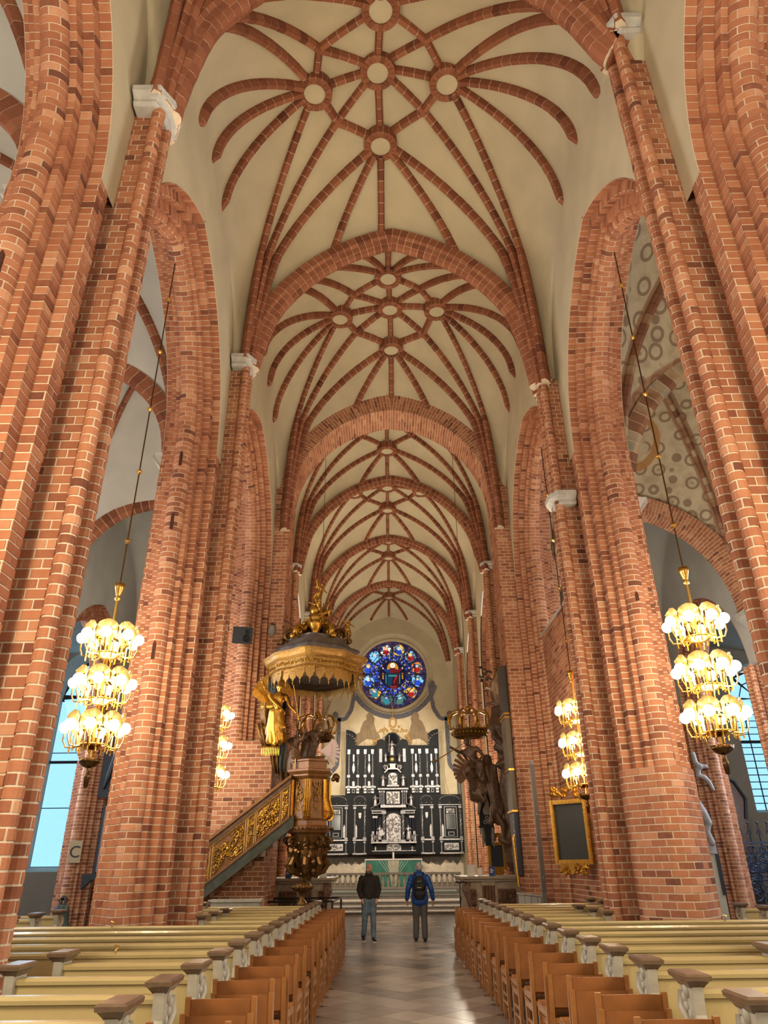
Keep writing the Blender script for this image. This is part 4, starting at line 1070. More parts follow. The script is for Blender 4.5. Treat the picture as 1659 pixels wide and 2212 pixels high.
    # putti: reclining one, one astride the globe, one on the right scroll
    put = statue_org(arms=(((-.2, -.05, .86), (-.3, -.1, 1.0)), ((.2, -.08, .7), (.26, -.2, .62))), robe=False, stride=.14).skin('putto', GOLD, root, .03, 3)
    put.location = (cx-.08, cy-.1, 8.36); put.scale = (.74,)*3; put.rotation_euler = (.15, .25, .5)
    def pc(mt, loc, sc, rot):
        o = put.copy(); COL.objects.link(o); o.location = loc; o.scale = (sc,)*3; o.rotation_euler = rot; REMESH.append(o); return o
    pc(GOLD, (cx+.28, cy-.3, 7.84), .75, (.3, -.3, -.7)); pc(GOLD, (cx+.92, cy-.5, 7.22), .6, (0, 0, .4)); pc(GOLD, (cx-.15, cy-.3, 7.9), .7, (.5, 1.2, .3))
    mb = MB()
    for k in range(9): a = .7*k; mb.tube([(cx+.2, cy-.15, 8.0), (cx+.2+.28*cos(a)*.7+.1, cy-.15-.1, 8.12+.2*sin(a)+.1)], [.03, .012], 5)
    mb.tube([(cx+.25, cy-.2, 8.2), (cx+.5, cy-.3, 8.62)], [.014, .006], 5); mb.build('palm_leaves', OLDGOLD, root)
    MB().tube([(cx-.02, cy-.08, 8.95), (cx, cy-.05, 9.1), (cx, cy-.05, 9.28)], [.05, .03, .006], 6).build('spire', GOLD, root)
    # iron stay back to the pillar
    MB().tube([(cx-.3, cy+.1, 7.6), (-3.2, 20.1, 8.25), (-3.7, 20.1, 8.3)], .02, 5).build('iron_stay', mat('rust_iron', srgb(86, 52, 36), .7), root)
    # carved curtain hanging at the left of the canopy
    def sheet(edge, name, mt, depth=.07, fr=9, y0=18.75):
        vs, fs = [], []; m = 14; n2 = len(edge)
        for j, (xl, xr, z) in enumerate(edge):
            for i in range(m+1):
                f = i/m; x = xl+(xr-xl)*f; vs.append((x, y0+depth*sin(f*fr+j*.5), z))
        k = m+1; N = len(vs); vs += [(x, y+.03, z) for x, y, z in vs]
        for j in range(n2-1):
            for i in range(m): fs += [(j*k+i, j*k+i+1, (j+1)*k+i+1, (j+1)*k+i), (N+j*k+i, N+(j+1)*k+i, N+(j+1)*k+i+1, N+j*k+i+1)]
        for i in range(m): fs += [(i, i+1, N+i+1, N+i), ((n2-1)*k+i, (n2-1)*k+i+1, N+(n2-1)*k+i+1, N+(n2-1)*k+i)]
        for j in range(n2-1): fs += [(j*k, (j+1)*k, N+(j+1)*k, N+j*k), (j*k+m, (j+1)*k+m, N+(j+1)*k+m, N+j*k+m)]
        return mesh_obj(name, vs, fs, mt, root, True)
    sheet([(-3.25, -2.9, 6.3), (-3.42, -2.85, 6.1), (-3.45, -2.9, 5.8), (-3.38, -2.9, 5.5), (-3.2, -2.95, 5.3)], 'curtain', TEAL, .09, 8, 18.85)
    sheet([(-3.55, -3.1, 5.75), (-3.6, -3.0, 5.5), (-3.56, -2.95, 5.2), (-3.5, -3.0, 4.95)], 'curtain_swag', OLDGOLD, .07, 16, 18.78)
    sheet([(-3.62, -3.25, 5.05), (-3.6, -3.05, 4.8), (-3.45, -2.98, 4.45)], 'curtain_swag', OLDGOLD, .07, 16, 18.74)
    sheet([(-3.12, -2.88, 4.7), (-3.1, -2.82, 4.4), (-3.06, -2.85, 4.0), (-3.0, -2.85, 3.75)], 'curtain', TEAL, .05, 8, 18.8)
    sheet([(-3.25, -3.05, 4.4), (-3.22, -3.02, 4.1), (-3.1, -2.98, 3.8)], 'curtain_swag', OLDGOLD, .05, 12, 18.76)
    sheet([(-3.02, -2.78, 3.85), (-2.98, -2.72, 3.6), (-2.95, -2.8, 3.35)], 'curtain_swag', CARVD, .06, 12, 18.74)
    fringe = MB()
    for (xa, xb, z, y) in ((-3.5, -2.98, 4.95, 18.75), (-3.46, -2.98, 4.43, 18.7), (-3.55, -3.2, 5.62, 18.75)):
        m = 11
        for i in range(m): x = xa+(xb-xa)*(i+.5)/m; fringe.tube([(x, y, z+.02), (x, y, z-.13), (x, y, z-.2)], [.012, .018, .003], 5)
        fringe.tube([(xa, y-.01, z+.02), (xb, y-.01, z+.02)], .02, 5); fringe.build('fringe', GOLD, root); fringe = MB()
    return root
canopy()
def angel(label, mt, loc, h, rot, arms, wings=True, trumpet=None, lean=.06, voxel=.022, wmt=None):
    root = thing('angel_statue', label, 'statue', loc, 0); root.rotation_euler = rot
    b = statue_org(arms, True, lean, .1); b.xf(Matrix.Scale(h, 4)); b.skin('figure', mt, root, voxel*h, 3)
    if wings:
        for s in (-1, 1):
            w_ = wing_mb(.42*h, s, 40); w_.xf(Matrix.Translation((s*.05*h, .1*h, .7*h))); w_.build('wing', wmt or mt, root)
    if trumpet:
        a, c = V(trumpet[0])*h, V(trumpet[1])*h; d = (c-a)
        MB().tube([a, a+d*.85, a+d*.95, c], [.012, .016, .028, .06], 8).build('trumpet', GOLD, root)
    return root
angel('gilded trumpeting angel hanging left under the pulpit canopy', GOLD, (-3.05, 18.55, 4.45), 1.55, (.12, -.12, .5), (((-.2, -.05, .9), (-.28, -.12, 1.02)), ((.2, -.1, .62), (.27, -.22, .5))), True, ((.24, -.2, .95), (.31, -.24, .36)), .07)
angel('dark carved angel between curtain and pulpit basket', CARVD, (-2.68, 18.95, 3.72), 1.2, (.1, .1, -.3), (((-.2, -.06, .7), (-.1, -.2, .75)), ((.22, -.04, .9), (.3, -.1, 1.0))), False)
angel('dark carved angel holding a palm branch above the pulpit basket', CARVD, (-2.32, 19.35, 4.0), 1.15, (.05, .15, .2), (((-.2, -.06, .6), (-.1, -.2, .55)), ((.24, -.06, .85), (.36, -.12, .95))), False)
tag(wing_mb(.5, -1).xf(Matrix.Translation((-1.95, 18.75, 4.35)) @ Matrix.Rotation(2.6, 4, 'Y')).build('carved_wing', mat('rosy_white', srgb(214, 190, 186), .6), None), 'pale pink carved wing beside the pulpit candle holder', 'wing')
pb = MB()
for k in range(12):
    t = k/11; b = V((-2.05+.25*t, 19.2, 4.9+.75*t)); 
    for s in (-1, 1): pb.tube([b, b+V((s*.09+.05, 0, .16))], [.014, .004], 4)
pb.tube([(-2.05, 19.2, 4.85), (-1.9, 19.2, 5.3), (-1.72, 19.2, 5.7)], [.015, .012, .006], 5)
tag(pb.build('palm_branch', OLDGOLD), 'gilded palm branch below the pulpit canopy', 'branch')
# ------------------------------------------------------------------ royal pews with crowns
PEWW = mat('royal_pew_grey', srgb(168, 150, 126), .5, noise=.25, nscale=8)
PEWR = mat('royal_pew_brown', srgb(120, 76, 50), .45, noise=.3, nscale=8)
def crown(label, c, R):
    root = thing('crown', label, 'crown', c)
    MB().lathe([(R*.80, -.42*R), (R*.86, -.40*R), (R*.92, -.14*R), (R*.97, -.1*R), (R*.95, -.06*R), (R*.86, -.1*R), (R*.76, -.38*R), (R*.80, -.42*R)], (0, 0, 0), 28, cap=False).build('band', OLDGOLD, root, True)
    mb = MB()
    for i in range(28): a = 2*pi*i/28; mb.ball((R*.93*cos(a), R*.93*sin(a), -.26*R), .035*R*1.6, 5, 4)
    for i in range(24): a = 2*pi*i/24; mb.tube([(R*.97*cos(a), R*.97*sin(a), -.1*R), (R*1.04*cos(a), R*1.04*sin(a), .08*R)], [.04*R, .012*R], 5)
    mb.build('jewels', GOLD, root)
    for i in range(8):
        a = 2*pi*(i+.3)/8; c_, s_ = cos(a), sin(a)
        pts = [(R*.95, -.05), (R*1.14, .25), (R*1.15, .55), (R*1.0, .80), (R*.72, .90), (R*.4, .84), (R*.12, .74)]
        mb = MB(); vs = []
        for r, z in pts:
            for d in (-.07*R, .07*R): vs.append((r*c_-d*s_, r*s_+d*c_, z*R))
        for r, z in pts:
            for d in (-.07*R, .07*R): vs.append(((r-.05*R)*c_-d*s_, (r-.05*R)*s_+d*c_, z*R-.03*R))
        n = len(pts); fs = []
        for k in range(n-1): fs += [(2*k, 2*k+1, 2*k+3, 2*k+2), (2*n+2*k, 2*n+2*k+2, 2*n+2*k+3, 2*n+2*k+1), (2*k, 2*k+2, 2*n+2*k+2, 2*n+2*k), (2*k+1, 2*n+2*k+1, 2*n+2*k+3, 2*k+3)]
        mb.add(vs, fs); mb.tube([((r+.01)*c_, (r+.01)*s_, z*R+.012) for r, z in pts], .022*R, 5); mb.build('crown_arch', GOLD, root, True)
    MB().lathe([(.12*R, .72*R), (.14*R, .8*R), (.05*R, .84*R), (.13*R, .94*R), (.16*R, 1.04*R), (.1*R, 1.16*R), (.01, 1.2*R)], (0, 0, 0), 12).build('orb', GOLD, root, True)
    MB().tube([(0, 0, 1.0*R), (0, 0, 10.6)], .01, 5).build('hanger', BRASSD, root)
    return root
crown('gilded royal crown hanging before the left chancel wall behind the pulpit', (-2.55, 24.0, 5.65), .60)
crown('gilded royal crown hanging over the dark carved angels on the right', (2.45, 23.5, 5.65), .62)
def carved_mass(name, label, paths, loc=(0, 0, 0), mt=CARVD, vox=.045):
    o = Org()
    for pts, rs in paths: o.limb(pts, rs, 7)
    ob = o.skin('folds', mt, None, vox, 2); r = thing(name, label, 'carving', loc); ob.parent = r; return r
rnd = random.Random(3)
def folds(spine, w_, n, r, seed):
    q = random.Random(seed); out = []
    for k in range(n):
        ox, oy = q.uniform(-w_, w_), q.uniform(-.2, .12); ph = q.uniform(0, 6)
        out.append(([V(p)+V((ox+.05*sin(ph+2.2*i), oy+.04*cos(ph+i*1.7), 0)) for i, p in enumerate(spine)], [r*q.uniform(.6, 1.2) for _ in spine]))
    return out
# right: curtain, royal pew back, angels
carved_mass('carved_curtain', 'dark carved wooden curtain falling beside the right chancel pillar',
    folds([(3.3, 22.6, 6.1), (3.22, 22.5, 5.5), (3.38, 22.5, 4.9), (3.42, 22.5, 4.3), (3.38, 22.5, 3.7), (3.42, 22.5, 3.0), (3.34, 22.5, 2.3), (3.36, 22.5, 1.75)], .22, 13, .095, 2)
    + [([(3.1, 22.4, 5.7), (3.05, 22.35, 5.2), (3.4, 22.3, 4.9)], [.08, .1, .12]), ([(3.1, 22.4, 4.9), (3.35, 22.3, 4.8), (3.6, 22.4, 4.85)], [.1, .12, .1]), ([(3.15, 22.4, 4.4), (3.4, 22.3, 4.5), (3.55, 22.3, 4.2)], [.11, .14, .12]),
       ([(3.0, 22.4, 3.0), (3.15, 22.35, 2.7), (3.1, 22.35, 2.4)], [.09, .1, .06]), ([(3.0, 22.4, 2.35), (3.2, 22.35, 2.25), (3.45, 22.35, 2.3)], [.08, .1, .1]), ([(3.2, 22.5, 2.2), (3.3, 22.45, 1.7), (3.38, 22.45, 1.5)], [.12, .12, .06]), ([(3.4, 22.6, 4.6), (3.98, 22.7, 4.6)], [.12, .12]), ([(3.4, 22.6, 2.6), (3.98, 22.7, 2.6)], [.1, .1])])
carved_mass('carved_crest', 'dark carved ornament rising above the curtain on the right pillar',
    folds([(3.35, 22.6, 6.1), (3.25, 22.6, 6.5), (3.3, 22.6, 6.9), (3.45, 22.6, 7.15)], .2, 10, .07, 5)+[([(3.25, 22.5, 6.6), (2.95, 22.4, 6.75), (2.85, 22.4, 6.65)], [.06, .05, .03]), ([(3.2, 22.5, 6.3), (2.95, 22.4, 6.2), (2.85, 22.4, 6.1)], [.06, .05, .03]), ([(3.4, 22.5, 6.9), (3.3, 22.4, 7.2), (3.45, 22.4, 7.4), (3.55, 22.4, 7.2)], [.05, .04, .04, .03]), ([(3.5, 22.6, 6.2), (3.5, 22.6, 7.0)], [.14, .12])])
angel('dark carved trumpeting angel under the right crown', CARVD, (2.74, 22.7, 3.55), 1.75, (.25, -.18, -.45), (((-.2, -.1, .8), (-.3, -.2, .93)), ((.2, -.1, .64), (.1, -.2, .6))), False, ((-.05, -.16, .93), (-.62, -.3, .78)), -.05, .025)
angel('dark carved angel flying below the right crown toward the altar', CARVD, (2.5, 22.9, 3.45), 1.35, (.5, -.35, .2), (((-.2, -.1, .7), (-.2, -.24, .6)), ((.2, -.1, .64), (.1, -.2, .6))), False, None, -.05, .03)
w_ = wing_mb(.75, -1); w_.xf(Matrix.Translation((2.5, 22.75, 4.25)) @ Matrix.Rotation(-.35, 4, 'Y')); tag(w_.build('carved_wing', mat('rust_brown_carving', srgb(122, 74, 36), .5, .15, noise=.4)), 'rust brown carved wing left of the trumpeting angel', 'wing')
carved_mass('carved_hanging', 'dark carved cloth ends hanging below the flying angels', folds([(2.95, 22.7, 4.4), (2.98, 22.6, 3.7), (3.0, 22.6, 3.3), (2.98, 22.6, 2.8)], .16, 8, .075, 9)+folds([(2.45, 22.8, 4.6), (2.5, 22.7, 4.1), (2.45, 22.7, 3.6), (2.6, 22.7, 3.4)], .16, 7, .07, 19)+[([(2.55, 22.8, 4.1), (2.45, 22.7, 3.7), (2.5, 22.7, 3.5)], [.1, .09, .06]), ([(2.85, 22.7, 4.6), (2.8, 22.6, 4.2), (2.9, 22.6, 3.9)], [.16, .18, .14])])
# left: carved mass below the crown
carved_mass('carved_drapery', 'dark carved drapery below the left crown behind the pulpit', folds([(-2.6, 23.4, 5.3), (-2.7, 23.3, 4.7), (-2.55, 23.3, 4.2), (-2.4, 23.3, 3.8), (-2.5, 23.3, 2.6), (-2.5, 23.3, 1.45)], .3, 8, .09, 12))
def royal_pew(s, label):
    """s -1 left, +1 right; carved box pew below the crown, front to the nave"""
    root = thing('royal_pew', label, 'pew', (0, 0, 0)); xa, xb, ya, yb = (1.85, 3.7, 21.4, 24.2)
    X = lambda x: s*x
    def bx(x0, x1, y0, y1, z0, z1, nm, mt): a, b = sorted((X(x0), X(x1))); return MB().box(a, b, y0, y1, z0, z1).build(nm, mt, root)
    bx(xa+.1, xb, ya, yb, .0, 1.30, 'body', PEWW)
    bx(xa-.1, xb, ya-.14, yb, 1.36, 1.42, 'ledge', PEWW); bx(xa-.04, xb, ya-.08, yb, 1.30, 1.36, 'ledge_moulding', PEWW)
    bx(xa, xb, ya-.06, ya, 0, .16, 'plinth', PEWW)
    for k, x0 in enumerate((xa+.12, xa+.85)):
        w_ = .16 if k == 0 else .48
        bx(x0, x0+w_, ya-.025, ya, .25, 1.12, 'panel', PEWR)
        def P(q, t, h, x0=x0, w_=w_): return V((X(x0+w_*q), ya-.03-h*.6, .27+.83*t))
        relief(P, 10+14*k, .013, 60+k, w_/.85).build('carved_panel', CARVD, root)
    for x0 in (xa+.42, xa+1.48):
        for q in range(4): 
            x = X(x0+.06+.085*q); MB().tube([(x, ya-.01, .2), (x, ya-.02, 1.2)], .036, 8).build('flute', PEWR, root)
        bx(x0, x0+.36, ya-.06, ya, 1.2, 1.29, 'pilaster_cap', PEWW)
    for y in (ya, ya+.35):
        mb = MB(); pr = [(xa+.12, 1.3), (xa-.04, 1.26), (xa-.08, 1.1), (xa+.02, .9), (xa+.1, .6), (xa+.06, .35), (xa+.02, .15), (xa+.14, .12)]
        pts = [(X(a), z) for a, z in pr]; mb.prism(pts, 'y', y-.06, y+.06); mb.build('console', PEWR, root)
        spiral_tube(MB(), (X(xa+.02), y-.07, 1.12), (1, 0, 0), (0, 0, 1), .08, 1.5, .014, 12).build('volute', PEWW, root)
    return root
royal_pew(-1, 'grey and brown carved royal pew on the left behind the pulpit stalk'); royal_pew(1, 'grey and brown carved royal pew on the right below the hanging curtain')
# small things on the ledges
PAPER = mat('paper_white', srgb(226, 222, 212), .8); BLUEP = mat('leaflet_blue', srgb(40, 66, 120), .6); WHITEP = mat('print_white', (.9, .9, .9), .7)
def card(label, x, y, z, w_, h, mt, cat='sign', lines=0):
    o = thing('card', label, cat, (x, y, z)); MB().box(-w_/2, w_/2, -.006, .006, 0, h).build('board', mt, o)
    for k in range(lines): MB().box(-w_*.3, w_*(.25 if k % 2 else .1), -.008, -.006, h*(.72-.16*k)-.008, h*(.72-.16*k)+.008).build('print', WHITEP, o)
    return o
card('blue leaflet standing on the right royal pew ledge', 2.58, 21.36, 1.42, .16, .24, BLUEP, 'leaflet', 3)
card('blue leaflet standing on the left royal pew ledge', -2.95, 21.36, 1.42, .16, .2, BLUEP, 'leaflet', 2)
card('pale card standing on the right royal pew ledge', 2.26, 21.4, 1.42, .13, .2, PAPER, 'card'); card('pale card standing on the left royal pew ledge', -2.55, 21.4, 1.42, .13, .2, PAPER, 'card')
for s, sd in ((-1, 'left'), (1, 'right')):
    mb = MB(); n = 7; vs = []
    for i in range(n): t = i/(n-1); x = s*(2.02)+.02*s*t; vs += [(x-.1, 21.55-.05*t, 1.42+.3*t), (x+.1, 21.5+.03*sin(3*t), 1.42+.28*t)]
    vs += [(a, b+.02, c) for a, b, c in vs]; m = 2*n; fs = []
    for i in range(n-1): fs += [(2*i, 2*i+1, 2*i+3, 2*i+2), (m+2*i, m+2*i+1, m+2*i+3, m+2*i+2)]
    tag(mb.add(vs, fs).build('leaning_card', PAPER), 'white folded sheet leaning at the aisle end of the %s pew ledge' % sd, 'paper')
# ================================================================== east wall
RX, RZ, RR = .2, 12.6, 2.14
def east_wall():
    y = 44.0; n = 72; ro = 2.55; vs, fs = [], []
    for i in range(n):
        a = 2*pi*i/n; c, s = cos(a), sin(a); vs.append((RX+ro*c, y, RZ+ro*s))
        k = min((4.3-RX if c > 0 else 4.3+RX)/max(1e-6, abs(c)), ((18-RZ) if s > 0 else RZ)/max(1e-6, abs(s))); vs.append((RX+k*c, y, RZ+k*s))
    cor = []
    for i in range(n): j = (i+1) % n; fs.append((2*i, 2*j, 2*j+1, 2*i+1))
    b = len(vs); vs += [(4.3, y, 0), (4.3, y, 18), (-4.3, y, 18), (-4.3, y, 0)]
    for i in range(n):
        j = (i+1) % n; p, q = vs[2*i+1], vs[2*j+1]
        if abs(p[0]-q[0]) > 1e-6 and abs(p[2]-q[2]) > 1e-6:
            cx = 4.3 if (p[0]+q[0])/2 > 0 else -4.3; cz = 18 if (p[2]+q[2])/2 > 9 else 0
            fs.append((2*i+1, 2*j+1, [b+m for m in range(4) if vs[b+m][0] == cx and vs[b+m][2] == cz][0]))
    w_ = struct(mesh_obj('wall_back', vs, fs, PLASTER), 'east wall of plaster around the rose window')
    MB().lathe([(ro, 0), (ro-.06, .12), (2.32, .38), (2.3, .34), (2.22, .34), (RR, .55)], (RX, y, RZ), 72, (0, 1, 0), cap=False).build('window_reveal', PLASTER, w_, True)
east_wall()
GL = {}
def glass(name, col, es=1.0):
    if name not in GL: GL[name] = mat('glass_'+name, tuple(c*.4 for c in col), .2, emit=col, es=es)
    return GL[name]
def mosaic(name, cols, scale, es=1.0):
    mt = bpy.data.materials.new('glass_'+name); mt.use_nodes = True; nt = mt.node_tree; b = nt.nodes['Principled BSDF']; N, L = nt.nodes.new, nt.links.new
    tc = N('ShaderNodeTexCoord'); vo = N('ShaderNodeTexVoronoi'); vo.inputs['Scale'].default_value = scale; L(tc.outputs['Object'], vo.inputs['Vector'])
    sp = N('ShaderNodeSeparateColor'); L(vo.outputs['Color'], sp.inputs[0]); r = N('ShaderNodeValToRGB'); r.color_ramp.interpolation = 'CONSTANT'; e = r.color_ramp.elements
    while len(e) < len(cols): e.new(.5)
    for i, (q, c) in enumerate(zip(e, cols)): q.position = i/len(cols); q.color = (*c, 1)
    L(sp.outputs[0], r.inputs['Fac']); L(r.outputs['Color'], b.inputs['Emission Color']); b.inputs['Emission Strength'].default_value = es; b.inputs['Base Color'].default_value = (.01, .01, .02, 1); b.inputs['Roughness'].default_value = .3
    return mt
def rose():
    root = struct(bpy.data.objects.new('window_3', None), 'round stained glass rose window of blue glass over the altar'); COL.objects.link(root)
    y = 44.56
    CO = dict(blue=srgb(36, 70, 190), deep=srgb(24, 26, 74), pur=srgb(44, 34, 84), sky=srgb(120, 190, 232), gold=srgb(238, 176, 66), red=srgb(160, 34, 36), teal=srgb(40, 120, 130), pale=srgb(226, 222, 214), skin=srgb(220, 190, 170), green=srgb(70, 110, 92), navy=srgb(20, 36, 92), orng=srgb(214, 120, 50))
    outer = mosaic('outer', [CO['pur'], CO['deep'], srgb(30, 22, 50), CO['pur'], srgb(70, 50, 92), srgb(90, 60, 70)], 9, .8)
    inner = mosaic('inner', [CO['deep'], CO['blue'], srgb(16, 18, 50), srgb(60, 100, 220), CO['navy'], srgb(190, 160, 90), srgb(20, 30, 80)], 11, .9)
    P = lambda r, a, d=0: (RX+r*cos(a), y-d, RZ+r*sin(a))
    MB().lathe([(.01, .02), (RR+.05, .02)], (RX, y, RZ), 64, (0, 1, 0)).build('lead_field', LEAD, root)
    def sector(r0, r1, a0, a1, mt, d=.0, m=4):
        vs = [P(r, a0+(a1-a0)*k/m, d) for r in (r0, r1) for k in range(m+1)]
        mesh_obj('pane', vs, [(k, k+1, m+2+k, m+1+k) for k in range(m)], mt, root)
    for k in range(24):
        a = 2*pi*k/24; g = .018
        sector(1.50, RR, a+g*.7, a+2*pi/24-g*.7, outer); sector(.86, 1.47, a+g, a+2*pi/24-g, inner)
    for k in range(16): a = 2*pi*k/16; sector(.05, .83, a+.02, a+2*pi/16-.02, glass('navy', srgb(18, 22, 60), .6))
    def blob(cx, cz, r, mt, lob=0, d=.01, sx=1, sz=1, n=20):
        vs = [(RX+cx, y-d, RZ+cz)]+[(RX+cx+sx*r*(1+.13*lob*cos(5*t))*cos(t), y-d, RZ+cz+sz*r*(1+.13*lob*cos(5*t))*sin(t)) for t in [2*pi*i/n for i in range(n)]]
        mesh_obj('pane', vs, [(0, 1+i, 1+(i+1) % n) for i in range(n)], mt, root)
    cols = ['gold', 'sky', 'orng', 'sky', 'gold', 'teal', 'green', 'gold', 'sky', 'blue', 'sky', 'pale']; rob = ['blue', 'red', 'red', 'blue', 'red', 'green', 'teal', 'teal', 'blue', 'blue', 'sky', 'red']
    for k in range(12):
        a = pi/2-pi/12-2*pi*k/12; cx, cz = 1.62*cos(a), 1.62*sin(a)
        blob(cx, cz, .40, LEAD, .5, .006); blob(cx, cz, .365, mosaic('med%d' % k, [CO['deep'], CO[cols[k]], srgb(90, 110, 120), CO[cols[k]], srgb(60, 70, 80)], 8, 1.0), .5, .01)
        blob(cx, cz-.12, .19, glass(rob[k], CO[rob[k]], .9), 0, .014, 1.05, .95); blob(cx, cz+.12, .125, glass(cols[(k+3) % 12], CO[cols[(k+3) % 12]], 1), 0, .016); blob(cx, cz+.10, .075, glass('skin', CO['skin'], .9), 0, .02)
    # seated figure in the middle
    def poly(pts, nm, col, es, d): mesh_obj('pane', [(RX+a, y-d, RZ+b) for a, b in pts], [tuple(range(len(pts)))], glass(nm, col, es), root)
    A = lambda cx, cz, r, a0, a1, n=10, sx=1: [(cx+sx*r*cos(radians(a0+(a1-a0)*k/n)), cz+r*sin(radians(a0+(a1-a0)*k/n))) for k in range(n+1)]
    poly([(-.36, .2)]+A(0, .4, .38, 180, 0, 12, .95)+[(.36, .2)], 'goldd', srgb(196, 132, 44), .8, .012); poly(A(0, .58, .16, 0, 350, 16), 'pale', CO['pale'], .8, .016); poly(A(0, .56, .085, 0, 350, 14, .85), 'skin', CO['skin'], .7, .02)
    for s in (-1, 1):
        poly([(s*.05, .42), (s*.34, .30), (s*.56, .38), (s*.58, .28), (s*.36, .10), (s*.10, .12)], 'navyrobe' if s < 0 else 'crimson', srgb(24, 60, 120) if s < 0 else srgb(110, 26, 34), .7, .018); poly(A(s*.62, .40, .06, 0, 350, 10, .8), 'skin', CO['skin'], .7, .02)
        poly([(s*.40, .05), (s*.47, .05), (s*.46, -.55), (s*.40, -.62)], 'teal', CO['teal'], .6, .016); poly([(s*.58, .1), (s*.66, .1), (s*.66, -.3), (s*.58, -.3)], 'goldd', srgb(196, 132, 44), .6, .014)
    poly([(-.14, .42), (.14, .42), (.17, .1), (-.17, .1)], 'crimson', srgb(110, 26, 34), .7, .021)
    poly([(-.30, .1), (.02, .08), (-.02, -.35), (-.10, -.80), (-.34, -.70), (-.36, -.3)], 'tealdark', srgb(20, 58, 84), .7, .018); poly([(.02, .08), (.30, .1), (.38, -.3), (.34, -.78), (.0, -.82), (.02, -.4)], 'winedark', srgb(70, 20, 28), .7, .018)
    poly([(.24, -.05), (.32, -.1), (.06, -.58), (.0, -.55)], 'red', CO['red'], .8, .022); poly([(-.2, -.74), (.26, -.74), (.2, -.9), (-.12, -.9)], 'red', CO['red'], .8, .022); poly([(-.3, -.02), (.3, -.02), (.2, -.14), (-.26, -.14)], 'teal', CO['teal'], .7, .02)
    mb = MB()
    for r in (.85, 1.485, RR): mb.lathe([(r-.022, 0), (r+.022, 0), (r+.022, -.03), (r-.022, -.03), (r-.022, 0)], (RX, y, RZ), 64, (0, 1, 0), cap=False)
    mb.box(RX-.025, RX+.025, y-.035, y, RZ-RR, RZ-.9).box(RX-.025, RX+.025, y-.035, y, RZ+.9, RZ+RR).box(RX-RR, RX+RR, y-.035, y, RZ-.025, RZ+.025); mb.build('lead_bars', LEAD, root)
rose()
